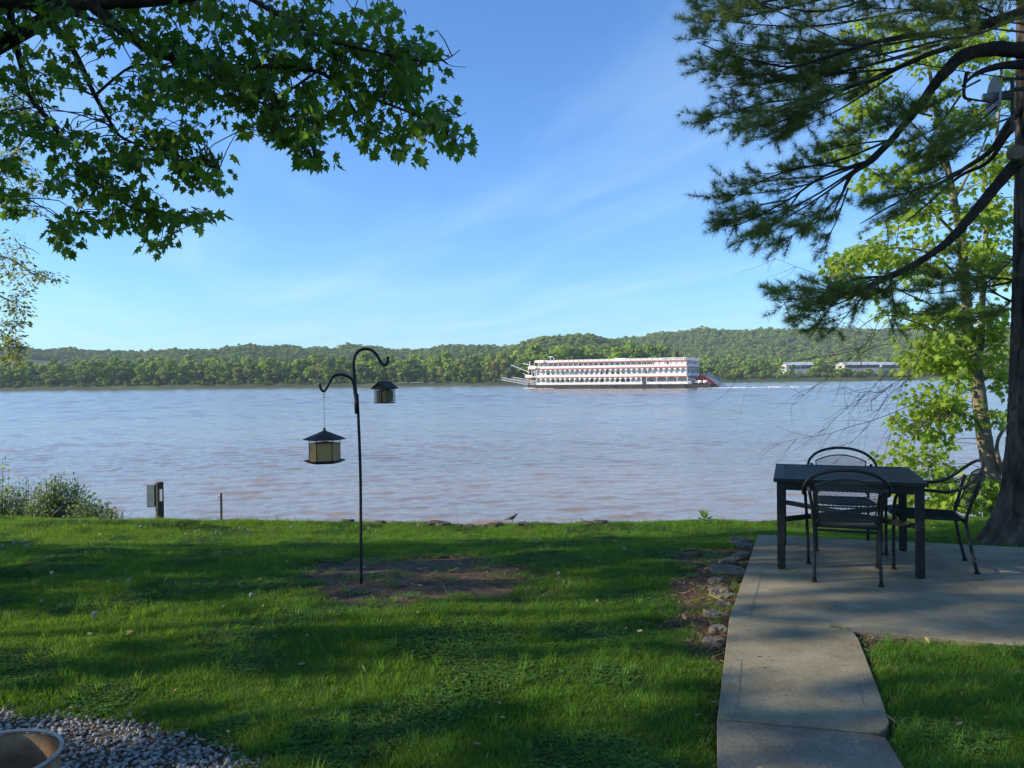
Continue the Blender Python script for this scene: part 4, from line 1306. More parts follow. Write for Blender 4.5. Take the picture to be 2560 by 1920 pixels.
def lattice(fn, nu, nv, r=.0016, seg=10):
    """expanded-metal mesh over a curved panel given by fn(s,t)"""
    b = MB()
    nl = nu + nv
    for fam in (0, 1):
        for i in range(-nv, nu + 1):
            pts_ = []
            for k in range(nv * 2 + 1):
                t = k / (nv * 2); s = (i + t * nv) / nu
                if fam: s = 1 - s
                if -1e-6 <= s <= 1 + 1e-6: pts_.append(fn(min(1, max(0, s)), t))
            if len(pts_) > 1: b.tube(pts_, r, 3, cap=False)
    return b
def make_chair():
    e = empty('patio_chair')
    tr = .0125
    for s in (-1, 1):
        pts_ = spline([(s * .255, .262, 0.012), (s * .26, .262, .25), (s * .272, .255, .52), (s * .278, .225, .60), (s * .284, .15, .635), (s * .290, .0, .632), (s * .294, -.10, .625), (s * .296, -.18, .645)], 4)
        MB().tube(pts_, tr, 8).build('front_leg', M['black_metal'], e, True)
        pts_ = spline([(s * .225, -.315, .012), (s * .222, -.275, .20), (s * .220, -.245, .395), (s * .232, -.275, .52), (s * .258, -.325, .70)], 4)
        MB().tube(pts_, tr, 8).build('rear_leg', M['black_metal'], e, True)
        for (x, y) in ((s * .255, .262), (s * .225, -.315)):
            MB().lathe([(.021, 0), (.021, .012), (.014, .018)], 10, (x, y, 0)).build('foot', M['black_metal'], e)
    hoop = spline([(-.296, -.18, .645), (-.292, -.25, .69), (-.268, -.31, .745), (-.20, -.36, .80), (-.10, -.385, .833), (0, -.392, .842), (.10, -.385, .833), (.20, -.36, .80), (.268, -.31, .745), (.292, -.25, .69), (.296, -.18, .645)], 4)
    MB().tube(hoop, tr, 8).build('back_hoop', M['black_metal'], e, True)
    def backp(s, t):
        x = (s - .5) * 2
        w = .188 + .03 * t
        top = .775 - .055 * x * x
        z = .455 + (top - .455) * t
        y = -.262 - .105 * t - .03 * (1 - x * x)
        return Vector((x * w, y, z))
    lattice(backp, 15, 18, .0019).build('back_mesh', M['iron_mesh'], e)
    edge_ = [backp(0, t / 8) for t in range(9)] + [backp(s / 12, 1) for s in range(1, 13)] + [backp(1, 1 - t / 8) for t in range(1, 9)] + [backp(1 - s / 12, 0) for s in range(1, 12)]
    MB().tube(edge_, .006, 6, closed=True).build('back_frame', M['black_metal'], e, True)
    for s in (0, 1):
        MB().tube([backp(s, .75), Vector(((s - .5) * 2 * .262, -.325, .70))], .006, 6).build('back_tie', M['black_metal'], e)
        MB().tube([backp(s, 0.02), Vector(((s - .5) * 2 * .222, -.25, .42))], .007, 6).build('back_tie', M['black_metal'], e)
    def seatp(s, t):
        x = (s - .5) * 2
        y = -.235 + (.50 - .06 * x * x) * t
        return Vector((x * (.205 + .03 * t), y, .402 - .010 * (1 - x * x) * math.sin(math.pi * t) + .008 * t))
    lattice(seatp, 24, 26, .0024).build('seat_mesh', M['iron_mesh'], e)
    edge_ = [seatp(0, t / 8) for t in range(9)] + [seatp(s / 12, 1) for s in range(1, 13)] + [seatp(1, 1 - t / 8) for t in range(1, 9)] + [seatp(1 - s / 12, 0) for s in range(1, 12)]
    MB().tube(edge_, .0095, 6, closed=True).build('seat_frame', M['black_metal'], e, True)
    MB().tube([(-.26, .235, .385), (.26, .235, .385)], .008, 6).build('cross_bar', M['black_metal'], e)
    MB().tube([(-.222, -.246, .375), (.222, -.246, .375)], .010, 6).build('cross_bar', M['black_metal'], e)
    return e
ch = make_chair(); ch.location = (2.54, 5.90, 0); ch.rotation_euler = (0, 0, R(-20))
tag(ch, 'black iron mesh chair nearest the camera with its back turned', 'chair', 'chairs at the patio table')
c2 = copy_tree(ch); c2.location = (2.96, 6.86, 0); c2.rotation_euler = (0, 0, R(162))
tag(c2, 'black iron mesh chair on the river side of the table', 'chair')
c3 = copy_tree(ch); c3.location = (3.31, 6.17, 0); c3.rotation_euler = (0, 0, R(70))
tag(c3, 'black iron mesh armchair seen in profile at the table end by the pine', 'chair')

# ------------------------------------------------------------------ rusty fire bowl at the corner
bc = Vector((-1.80, 2.62, 0)); gzb = ground_z(bc.x, bc.y)
bowl = empty('fire_bowl', (bc.x, bc.y, gzb - .01))
hb_ = .25 - gzb + .01
MB().lathe([(.16, 0), (.185, .02), (.205, hb_ * .5), (.212, hb_ - .01), (.206, hb_ - .012), (.196, hb_ * .5), (.175, .05), (.0, .045)], 40, cap=False).build('bowl', M['rust'], bowl, True)
MB().tube([(.214 * math.cos(i * math.pi / 24), .214 * math.sin(i * math.pi / 24), hb_) for i in range(48)], .007, 8, closed=True).build('rim', M['pale_steel'], bowl, True)
tag(bowl, 'round rusty steel bowl with pale rim at the edge of the gravel', 'bowl')

# ------------------------------------------------------------------ posts by the water, antenna, cable
def on_ground(u, Y):
    x = (u - CX) / F_PX * Y
    return Vector((x, Y, ground_z(x, Y)))
p = on_ground(395, 11.2)
up = empty('utility_post', p)
top = at_y(394, 1205, 11.2).z - p.z
b = MB(); b.lathe([(.056, -.3), (.056, .3), (.054, top - .03), (.056, top - .02), (.05, top)], 12); b.build('post', M['post_wood'], up, True)
MB().box(-.17, -.052, -.05, .06, top - .36, top - .03).build('meter_box', M['box_grey'], up, bevel=.006)
MB().box(.03, .066, -.062, -.054, top - .27, top - .10).build('plate', M['paper'], up)
tag(up, 'thick weathered post with a grey electrical box by the water', 'post')
p = on_ground(549, 11.0); tp = empty('fence_post', p); top = at_y(549, 1233, 11).z - p.z
b = MB(); b.box(-.014, .014, -.004, .004, -.2, top); b.box(-.003, .003, .004, .03, -.2, top)
for i in range(8): b.box(-.008, .008, -.012, -.004, top * (.2 + .1 * i), top * (.2 + .1 * i) + .02)
b.build('stake', M['post_wood'], tp)
MB().tube([(-.014, 0, top - .05), (-.035, 0, top - .045), (-.04, 0, top - .07), (-.02, 0, top - .075)], .003, 5).build('wire_clip', M['black_metal'], tp)
tag(tp, 'thin dark metal stake at the water right of the electrical box post', 'post')

# ------------------------------------------------------------------ stones beside the patio
def rock_mesh(seed, sx_, sy_, sz_, rough=.18, sub=3):
    bm = bmesh.new(); bmesh.ops.create_icosphere(bm, subdivisions=sub, radius=1)
    for v in bm.verts:
        d = v.co.normalized()
        q = noise.noise(d * 1.3 + Vector((seed, 0, 0))) * rough * 2 + noise.noise(d * 3.1 + Vector((0, seed, 0))) * rough
        k = 1 + q
        c = d * k
        c.z = max(min(c.z, .62 + .1 * q), -.6)
        v.co = Vector((c.x * sx_, c.y * sy_, c.z * sz_))
    me = bpy.data.meshes.new('stone'); bm.to_mesh(me); bm.free()
    return me
ST = [(1850, 1350, 55, 'long flat dark fieldstone at the far river end of the row'), (1868, 1362, 42, 'rounded upright fieldstone near the far corner of the patio'), (1855, 1385, 46, 'second flat fieldstone leaning on the patio corner'),
      (1848, 1388, 30, 'small tan fieldstone near the far corner of the patio'), (1825, 1402, 46, 'narrow tan fieldstone just above the largest flat one'), (1820, 1424, 88, 'largest flat grey fieldstone beside the patio'),
      (1790, 1450, 40, 'small squarish grey fieldstone just below the largest one'), (1800, 1476, 54, 'cracked fieldstone in the middle of the row by the patio'), (1812, 1490, 44, 'pale sunlit fieldstone touching the patio edge mid row'),
      (1812, 1512, 46, 'dark shaded fieldstone just below the pale sunlit one'), (1790, 1534, 66, 'broad layered fieldstone next to the slab joint'), (1795, 1572, 52, 'second to last fieldstone towards the camera'), (1786, 1602, 58, 'last pale flat fieldstone nearest the camera in the row')]
for i, (u, v, w, lb) in enumerate(ST):
    p = at_z(u, v, -.05)
    r = w / F_PX * p.y * .46
    sl = slab_dist(p.x, p.y)
    if sl < r * .8: p.x -= (r * .8 - sl)
    me = rock_mesh(i * 3.7 + 1, r * 1.12, r * random.uniform(.62, .85), .040 + .015 * random.random(), .2); me.materials.append(M['stone'])
    o = put('fieldstone', me, None, (p.x, p.y, -.062), (R(random.uniform(-8, 8)), R(random.uniform(-4, 10)), random.uniform(-.3, .3)))
    tag(o, lb, 'stone', 'fieldstones lining the patio edge')
# clods and stones on the bare bank edge
CL_ALL = [(835, 1293, 30), (868, 1291, 34), (905, 1291, 26), (950, 1289, 30), (985, 1287, 28), (1000, 1284, 20), (1032, 1284, 24), (1048, 1287, 20), (1062, 1288, 30), (1090, 1291, 44), (1112, 1292, 34), (1128, 1295, 26), (1150, 1297, 24), (1172, 1296, 34), (1190, 1299, 30), (1215, 1301, 30), (1240, 1301, 36), (1310, 1303, 36), (1345, 1304, 36), (1385, 1302, 40), (1420, 1300, 40), (1480, 1297, 46), (1500, 1294, 36)]
CL = [c for i, c in enumerate(CL_ALL) if i not in (0, 2, 7, 11, 14, 18, 19, 20)]
for i, (u, v, w) in enumerate(CL):
    Y = 10.15 + .5 * nz(( u - CX) / F_PX * 10, 0, .35, 5.0)
    p = at_y(u, v + 5, Y); r = w / F_PX * Y * .5
    me = rock_mesh(60 + i * 2.3, r * 1.05, r * .9, r * random.uniform(.35, .75), .3, 2); me.materials.append(M['clod'])
    o = put('earth_clod', me, None, (p.x, p.y, min(p.z, ground_z(p.x, p.y) + .03) - .012), (0, 0, random.uniform(0, 6)))
    tag(o, 'dark lump of earth on the bare crest above the water', 'clod', 'earth lumps along the crest of the bank')

# ------------------------------------------------------------------ birds
def bird(name, loc, rz, size, label, pitch=0.0):
    b = MB()
    spine = [(.50, 0, .30), (.46, 0, .305), (.42, 0, .33), (.36, 0, .35), (.28, 0, .33), (.20, 0, .24), (.08, 0, .14), (-.10, 0, .08), (-.24, 0, .05), (-.36, 0, .03), (-.55, 0, -.02), (-.72, 0, -.06)]
    rad = [.004, .02, .055, .085, .085, .10, .155, .165, .12, .07, .045, .035]
    b.tube([(x * size, y * size, z * size) for x, y, z in spine], [r * size for r in rad], 10)
    for s in (-1, 1):
        b.tube([(.0, s * .05 * size, .02 * size), (.02 * size, s * .05 * size, -.16 * size), (.0, s * .05 * size, -.30 * size), (.1 * size, s * .06 * size, -.31 * size)], [.02 * size, .014 * size, .011 * size, .008 * size], 5)
    o = b.build(name, M['bird'], None, True)
    o.location = loc; o.rotation_euler = (0, pitch, rz)
    return tag(o, label, 'bird')
pb = at_y(1281, 1297, 10.3)
bird('bird', pb, R(10), .155, 'small dark bird standing on the bare crest above the water')
pb = at_y(147, 1277, 9.0)
bird('bird', (pb.x, pb.y, pb.z - .02), R(35), .13, 'dark bird in the grass in front of the riverside bushes', R(-18))
pb = at_y(166, 312, 6.6)
bird('bird', pb, R(160), .10, 'little dark bird perched on a bare maple twig', R(-60))
#@@PART3
# ------------------------------------------------------------------ trees around the lawn
def tip_frames(tips, r, up_bias=.6):
    upv = unit(np.array([0, 0, up_bias]) + r.normal(size=tips.shape) * .7)
    return frames(tips, upv)
def leaf_tree_parts(parent, P, tips, S, material, n_single, bv, bt, seed, stuff_name='leaves'):
    """leaves as one mass plus the n_single nearest ones in view as pieces of their own"""
    r = np.random.default_rng(seed)
    X, Y, Z = tip_frames(tips, r)
    single = np.zeros(len(P), bool)
    if n_single:
        uu, vv = px_of(P)
        inv = (uu > 10) & (uu < 2550) & (vv > 10) & (vv < 1900)
        score = np.where(inv, S / np.maximum(P[:, 1], .1), 0)
        single[np.argsort(-score)[:n_single]] = True
    off = np.array(parent.location)
    m = ~single
    o = stamp(stuff_name, bv, bt, P[m] - off, X[m], Y[m], Z[m], S[m], material, parent); o['kind'] = 'stuff'
    if n_single:
        me = tri_mesh('leaf', np.array(bv, dtype=np.float32), bt); me.materials.append(material)
        for i in np.nonzero(single)[0]:
            mw = Matrix(((X[i, 0], Y[i, 0], Z[i, 0]), (X[i, 1], Y[i, 1], Z[i, 1]), (X[i, 2], Y[i, 2], Z[i, 2])))
            q = bpy.data.objects.new('leaf', me); COL.objects.link(q); q.parent = parent
            q.location = P[i] - off; q.rotation_euler = mw.to_euler(); q.scale = (S[i],) * 3
def crown_from_blobs(blobs, depth_fn, skeleton, leaves_per, leaf, seed, twig_r=.0035, droop=.5, spread=.16, clump=1.0):
    """twigs run from the nearest limb point to spots in each leafy mass; leaves gather along their outer ends"""
    r = np.random.default_rng(seed)
    sk = np.array([tuple(p) for p in skeleton])
    twigs = MB(); P, T, S = [], [], []
    for (u, v, ru, rv, n) in blobs:
        for _ in range(n):
            a, q = r.uniform(0, 2 * math.pi), math.sqrt(r.uniform(0, 1))
            uu, vv = u + ru * q * math.cos(a), v + rv * q * math.sin(a)
            e = np.array(at_y(uu, vv, depth_fn(uu, vv, r)))
            d = np.linalg.norm((sk - e) * np.array([1, .8, 1.0]), axis=1)
            s0 = sk[np.argmin(d + r.uniform(0, .25, len(d)))]
            L = np.linalg.norm(e - s0)
            if L > 1.2: s0 = e + (s0 - e) / L * r.uniform(.5, 1.2); L = np.linalg.norm(e - s0)
            if L < .05: continue
            mid = (s0 + e) / 2 + np.array([r.normal() * .06, r.normal() * .06, .10 * L + abs(r.normal()) * .03])
            cur = [s0 + (mid - s0) * .5 + np.array([0, 0, .02]), mid, (mid + e) / 2 + np.array([0, 0, .03]), e]
            cur = [s0] + cur
            twigs.tube(cur, [twig_r * 1.8, twig_r * 1.5, twig_r * 1.2, twig_r, twig_r * .5], 4, cap=False)
            dirn = unit(e - mid)
            k = int(leaves_per * r.uniform(.7, 1.3))
            for j in range(k):
                t = 1 - abs(r.normal()) * .35
                base = mid + (e - mid) * t
                off = unit(r.normal(size=3)) * spread * r.uniform(.25, 1.0) * np.array([1, 1, .55])
                P.append(base + off)
                out = unit(off * np.array([1, 1, .2]) + dirn * .06)
                T.append(unit(out * 1.0 + np.array([0, 0, -droop * r.uniform(.2, 1.8)]) + r.normal(size=3) * .25))
                S.append(leaf * r.uniform(.5, 1.3))
    return twigs, np.array(P), np.array(T), np.array(S)
def limb(pts_uvyr, k=5):
    """list of (u, v, depth, thickness in pixels) to a smooth limb"""
    P = [at_y(u, v, y) for u, v, y, w in pts_uvyr]
    Rr = [w / F_PX * y * .5 for u, v, y, w in pts_uvyr]
    sp = spline(P, k)
    rr = np.interp(np.linspace(0, len(P) - 1, len(sp)), range(len(P)), Rr)
    return sp, list(rr)

# --- the maple whose branches hang in at the upper left
mt = Vector((-5.4, 6.3, ground_z(-5.4, 6.3)))
maple = empty('maple_tree', mt)
tk = MB(); tk.tube([Vector(p) for p in ((0, 0, -.3), (.02, 0, .3), (.0, .05, 1.6), (.05, .0, 3.2), (-.05, .1, 4.8), (-.2, .1, 6.6), (-.1, -.1, 8.6))], [.36, .27, .235, .22, .19, .13, .05], 14, jitter=.05)
tk.build('trunk', M['bark_dark'], maple, True)
MBR = [[(-420, -60, 6.3, 60), (-200, -25, 6.3, 52), (60, 2, 6.2, 40), (240, 5, 6.1, 38), (430, -6, 6.0, 34), (640, -40, 5.9, 22), (900, -80, 5.8, 10)],
       [(230, 14, 6.1, 30), (295, 67, 6.1, 28), (380, 127, 6.1, 24), (460, 152, 6.1, 20), (527, 169, 6.1, 17), (650, 165, 6.1, 13), (793, 179, 6.1, 11), (858, 221, 6.1, 9), (978, 263, 6.0, 7), (1060, 300, 6.0, 5), (1150, 365, 6.0, 3)],
       [(40, 0, 6.3, 20), (110, 40, 6.3, 17), (181, 122, 6.4, 15), (236, 236, 6.4, 11), (270, 295, 6.4, 9), (300, 340, 6.4, 7), (380, 375, 6.4, 5), (456, 401, 6.4, 4), (548, 422, 6.4, 3)],
       [(20, -10, 6.5, 20), (34, 84, 6.6, 18), (55, 169, 6.6, 15), (72, 236, 6.6, 13), (114, 291, 6.6, 11), (148, 337, 6.6, 9), (181, 388, 6.6, 8), (219, 435, 6.6, 7), (278, 485, 6.6, 6), (337, 523, 6.6, 5), (422, 544, 6.6, 4), (527, 557, 6.6, 2)],
       [(60, 5, 6.2, 15), (180, 35, 6.0, 12), (260, 60, 5.9, 9), (295, 100, 5.8, 4)],
       [(148, 337, 6.6, 4), (160, 318, 6.6, 3.2), (176, 326, 6.6, 3), (215, 331, 6.6, 1.5)],
       [(600, -20, 5.9, 14), (700, 40, 5.7, 10), (820, 100, 5.6, 8), (940, 130, 5.6, 6), (1040, 152, 5.6, 4), (1110, 150, 5.6, 3), (1150, 125, 5.6, 1.6)],
       [(1105, 152, 5.6, 2.2), (1130, 165, 5.6, 1.8), (1166, 168, 5.6, 1.3)],
       [(1110, 290, 6.0, 2), (1140, 294, 6.0, 1.5), (1168, 280, 6.0, 1.0)],
       [(-200, -25, 6.3, 30), (-180, 150, 6.4, 22), (-120, 320, 6.5, 16), (-40, 430, 6.6, 10), (30, 500, 6.6, 4)],
       [(236, 240, 6.4, 8), (330, 165, 6.3, 5), (400, 170, 6.2, 3)],
       [(219, 435, 6.6, 4), (205, 500, 6.6, 3), (180, 560, 6.6, 2), (165, 620, 6.6, 1)],
       [(793, 179, 6.1, 7), (700, 260, 6.0, 5), (760, 370, 6.0, 3), (790, 410, 6, 1)],
       [(858, 221, 6.1, 6), (900, 300, 6.1, 4), (960, 360, 6.1, 2.5)]]
skel = []
for Lp in MBR:
    sp, rr = limb(Lp)
    MB().tube([q - mt for q in sp], rr, 8).build('branch', M['bark_dark'], maple, True)
    skel += [q for q, r_ in zip(sp, rr) if r_ > .002]
# upper scaffold reaching out of the picture
for (dx, dy, dz) in ((2.5, -.8, 6.6), (1.8, 1.6, 7.4), (-2.4, .5, 6.5), (-1.2, -2.0, 6.8), (.3, 2.6, 6.2), (3.6, .6, 5.7)):
    sp = spline([Vector((0, .05, 3.6)), Vector((dx * .4, dy * .4, 3.6 + (dz - 3.6) * .5)), Vector((dx, dy, dz))], 5)
    MB().tube(sp, list(np.linspace(.11, .015, len(sp))), 7).build('branch', M['bark_dark'], maple, True)
    skel += [q + mt for q in sp[4:]]
MBL = [(100, 60, 110, 60, 14), (60, 170, 70, 60, 10), (150, 190, 70, 50, 9), (40, 260, 60, 50, 8), (200, 105, 60, 40, 5), (300, 40, 80, 40, 9), (400, 60, 90, 45, 12), (480, 30, 80, 40, 10), (420, 175, 80, 50, 12), (520, 130, 90, 50, 14),
       (600, 70, 70, 50, 12), (560, 215, 100, 60, 20), (440, 240, 90, 50, 15), (330, 265, 60, 45, 9), (400, 320, 80, 45, 12), (480, 330, 50, 35, 8), (660, 200, 100, 70, 20), (700, 110, 80, 60, 14), (760, 60, 80, 45, 12), (640, 290, 80, 35, 12),
       (740, 280, 90, 60, 16), (830, 150, 90, 60, 17), (900, 90, 90, 50, 14), (960, 55, 50, 40, 8), (830, 250, 80, 50, 13), (760, 365, 48, 36, 9), (792, 408, 24, 16, 3), (700, 330, 55, 28, 6), (930, 190, 90, 60, 14), (1000, 140, 75, 50, 12),
       (1055, 175, 40, 38, 5), (900, 300, 70, 40, 9), (960, 355, 55, 32, 8), (1010, 385, 20, 18, 2), (1030, 240, 65, 45, 10), (1085, 285, 50, 42, 8), (1105, 340, 45, 35, 8), (1150, 368, 26, 16, 3), (60, 330, 60, 40, 8), (150, 355, 50, 40, 9),
       (30, 420, 40, 30, 5), (22, 500, 25, 30, 5), (200, 410, 60, 45, 12), (130, 440, 40, 35, 5), (270, 400, 50, 40, 8), (350, 390, 55, 32, 8), (430, 420, 55, 30, 8), (500, 412, 45, 26, 7), (528, 470, 20, 18, 3), (480, 450, 40, 26, 5),
       (330, 470, 45, 28, 6), (240, 480, 60, 38, 9), (300, 520, 60, 32, 8), (170, 555, 32, 36, 7), (158, 605, 18, 30, 4), (390, 540, 60, 26, 8), (470, 540, 45, 22, 7), (520, 553, 18, 12, 2), (250, 572, 45, 18, 4), (340, 576, 40, 18, 4), (392, 612, 18, 20, 4),
       (-150, 100, 200, 150, 34), (-120, 380, 110, 130, 18), (350, -90, 350, 70, 40), (800, -100, 220, 80, 22), (-300, -200, 250, 150, 30), (300, -330, 450, 150, 40)]
def mdepth(u, v, r):
    return 6.15 + .45 * r.normal() * .8 + (0.35 if v > 400 else 0) - .0003 * max(0, u - 300)
tw, P, T, S = crown_from_blobs(MBL, mdepth, skel, 10, .082, 3, droop=.75, spread=.14)
MBv = [tuple(np.array(v) - np.array(mt)) for v in tw.v]; tw.v = MBv
tw.build('twigs', M['twig'], maple)['kind'] = 'stuff'
# the rest of the crown, up and to the left, shading the lawn
r = np.random.default_rng(31)
n = 2200
c = np.array([(mt.x + .3, mt.y, 6.9)]) + unit(r.normal(size=(n, 3))) * (r.uniform(.35, 1, n) ** .5)[:, None] * np.array([3.6, 3.0, 2.3])
uu, vv = px_of(c)
keep = ~((uu > -40) & (vv > -60) & (c[:, 1] > .5)) 
c = c[keep]
P = np.concatenate([P, c]); T = np.concatenate([T, unit(r.normal(size=c.shape) + np.array([0, 0, -.6]))]); S = np.concatenate([S, r.uniform(.10, .16, len(c))])
leaf_tree_parts(maple, P, T, S, M['maple_leaf'], 300, LEAF_V, LEAF_T, 5)
tag(maple, 'dark leafy maple reaching in at the upper left', 'tree')

# --- the pine at the right edge
pc = Vector((5.25, 7.4, 0)); pc.z = ground_z(pc.x, pc.y)
pine = empty('pine_tree', pc)
nr, nh = 120, 230
V = []
Hs = np.concatenate([np.linspace(-.2, 6, nh - 20), np.linspace(6.1, 11, 20)])
for z in Hs:
    r0 = .315 - .012 * z + .15 * math.exp(-max(z, -.1) / 1.8)
    r0 = max(r0, .05)
    lean = -.006 * z
    for k in range(nr):
        an = 2 * math.pi * k / nr
        rr = r0
        if z < 1.1:
            rr += .07 * max(0, (1.1 - z) / 1.1) ** 2 * (math.sin(an * 5 + 1.1) + .5 * math.sin(an * 8))
            if z < .5: rr += .16 * (max(0, .5 - z) / .5) ** 2 * max(0, math.cos(an - math.pi * 1.0)) ** 3
        w = noise.noise(Vector((math.cos(an) * 6.5, math.sin(an) * 6.5, z * 1.5))) + .7 * noise.noise(Vector((math.cos(an) * 13, math.sin(an) * 13, z * 3.6)))
        plate = abs(w)
        rr += (min(plate, .26) * .24 - .03) * min(1, r0 / .3) + .006 * noise.noise(Vector((an * 9, z * 18, 3)))
        V.append((rr * math.cos(an) + lean, rr * math.sin(an), z))
V = np.array(V, dtype=np.float32)
i0 = (np.arange(nh - 1)[:, None] * nr + np.arange(nr)[None]).ravel(); j0 = (np.arange(nh - 1)[:, None] * nr + (np.arange(nr)[None] + 1) % nr).ravel()
me = tri_mesh('trunk', V, np.stack([i0, j0, j0 + nr, i0 + nr], 1), True); me.materials.append(M['bark'])
link('trunk', me, None, pine)
PL = [[(2640, 120, 7.3, 54), (2560, 127, 7.2, 40), (2502, 122, 7.1, 36), (2438, 128, 7.0, 34), (2396, 148, 6.9, 31), (2362, 181, 6.8, 27), (2330, 219, 6.8, 24), (2301, 262, 6.75, 22), (2259, 312, 6.7, 19), (2225, 354, 6.7, 17), (2177, 401, 6.6, 17), (2130, 435, 6.6, 12), (2105, 485, 6.6, 6), (2085, 530, 6.6, 3)],
      [(2640, 10, 7.3, 40), (2560, 30, 7.2, 30), (2480, 55, 7.0, 26), (2426, 72, 6.8, 20), (2330, 84, 6.7, 13), (2240, 93, 6.6, 10), (2143, 118, 6.5, 8), (1990, 165, 6.4, 6), (1900, 155, 6.4, 5), (1827, 139, 6.4, 4), (1742, 105, 6.4, 2)],
      [(2400, 110, 6.9, 18), (2312, 139, 6.8, 12), (2206, 186, 6.8, 10), (2122, 219, 6.8, 8), (2016, 245, 6.7, 6), (1932, 274, 6.7, 5), (1869, 295, 6.7, 3), (1790, 292, 6.7, 1.5)],
      [(2640, 330, 7.4, 34), (2540, 409, 7.2, 30), (2481, 477, 7.1, 26), (2417, 553, 7.0, 23), (2392, 582, 7.0, 22), (2350, 620, 6.95, 19), (2291, 658, 6.9, 17), (2227, 692, 6.85, 15), (2188, 707, 6.8, 12), (2118, 732, 6.8, 8), (2030, 728, 6.8, 4), (1950, 722, 6.8, 2)],
      [(2640, 200, 7.5, 24), (2535, 291, 7.4, 17), (2481, 371, 7.4, 14), (2417, 418, 7.4, 11), (2354, 456, 7.4, 9), (2291, 485, 7.4, 7), (2227, 515, 7.4, 5), (2150, 560, 7.4, 2)],
      [(2600, 250, 7.6, 15), (2520, 335, 7.6, 13), (2470, 405, 7.6, 10), (2400, 440, 7.6, 8), (2330, 500, 7.6, 5), (2260, 560, 7.6, 2)],
      [(2600, 160, 7.3, 26), (2500, 165, 7.1, 18), (2440, 185, 7.0, 10), (2405, 215, 6.9, 5)],
      [(2417, 180, 6.9, 9), (2410, 240, 6.9, 8), (2440, 250, 7, 5), (2490, 258, 7.1, 3)],
      [(2620, -40, 7.2, 30), (2450, -30, 6.9, 16), (2250, -40, 6.7, 10), (2000, -10, 6.5, 6), (1830, 20, 6.5, 3), (1735, 42, 6.5, 1.5)],
      [(2640, 640, 7.6, 10), (2540, 700, 7.6, 7), (2440, 720, 7.6, 5), (2320, 735, 7.6, 2)],
      [(2640, 720, 7.7, 8), (2545, 760, 7.7, 5), (2420, 690, 7.7, 3), (2330, 690, 7.7, 1.5)],
      [(2177, 401, 6.6, 9), (2060, 440, 6.5, 6), (1970, 500, 6.5, 5), (1848, 561, 6.5, 3), (1795, 560, 6.5, 1.5)],
      [(2235, 345, 6.7, 7), (2100, 400, 6.6, 5), (1960, 430, 6.6, 4), (1830, 490, 6.6, 2)],
      [(2227, 692, 6.85, 8), (2130, 700, 6.6, 5), (2030, 760, 6.5, 3), (1985, 800, 6.5, 1.5)]]
for Lp in PL:
    sp, rr = limb(Lp)
    MB().tube([q - pc for q in sp], rr, 9, jitter=.10).build('branch', M['bark_dark'], pine, True)
SPR = [(2300, 20, 1735, 45), (2250, -40, 1850, 5), (2300, -60, 1780, -30), (2150, -30, 1760, 15), (2000, 10, 1745, 60), (2426, 72, 1735, 95), (2380, 95, 1755, 140), (2350, 110, 1790, 185), (2330, 84, 1900, 80), (2300, 130, 1850, 215), (2143, 118, 1850, 160), (2240, 93, 1990, 190),
       (1990, 165, 1760, 170), (2100, 130, 1830, 110), (2312, 139, 1770, 285), (2250, 170, 1810, 250), (2206, 190, 1850, 330), (2230, 190, 1960, 335), (2300, 150, 2000, 210), (2016, 245, 1775, 300), (2122, 219, 1900, 350), (2050, 240, 1830, 310), (2100, 215, 2000, 300),
       (2200, 380, 1790, 555), (2177, 401, 1800, 490), (2130, 435, 1850, 595), (2150, 420, 1900, 440), (2105, 485, 1950, 605), (2230, 350, 2000, 400), (2120, 470, 2060, 610), (1970, 500, 1800, 560), (2060, 440, 1820, 470), (2000, 480, 1900, 590), (2085, 500, 2000, 560),
       (2300, 262, 2120, 330), (2450, 200, 2250, 300), (2500, 260, 2250, 420), (2481, 371, 2200, 560), (2417, 418, 2150, 520), (2535, 291, 2300, 380), (2354, 456, 2200, 500), (2400, 240, 2280, 350), (2490, 250, 2380, 330), (2470, 300, 2320, 430), (2330, 290, 2200, 260),
       (2291, 658, 1945, 725), (2227, 692, 1990, 800), (2188, 707, 2080, 830), (2250, 680, 2000, 690), (2350, 620, 2180, 740), (2227, 692, 2240, 815), (2118, 732, 1950, 750), (2188, 707, 2020, 770), (2118, 732, 2040, 815),
       (2540, 700, 2300, 730), (2540, 640, 2380, 770), (2545, 760, 2330, 690), (2440, 720, 2330, 790), (2500, 700, 2400, 640), (2540, 740, 2430, 800), (2560, 40, 2200, 60), (2560, 0, 2250, -20), (2560, 80, 2350, 30), (2500, 50, 2300, 10), (2450, 60, 2150, 20), (2480, 30, 2380, -30), (2560, 60, 2420, 10),
       (2700, 60, 2560, -20), (2700, 300, 2600, 380), (2750, 500, 2620, 560), (2800, 100, 2900, 50)]
r = np.random.default_rng(17)
twg = MB(); NP, ND = [], []
pc_np = np.array(pc)
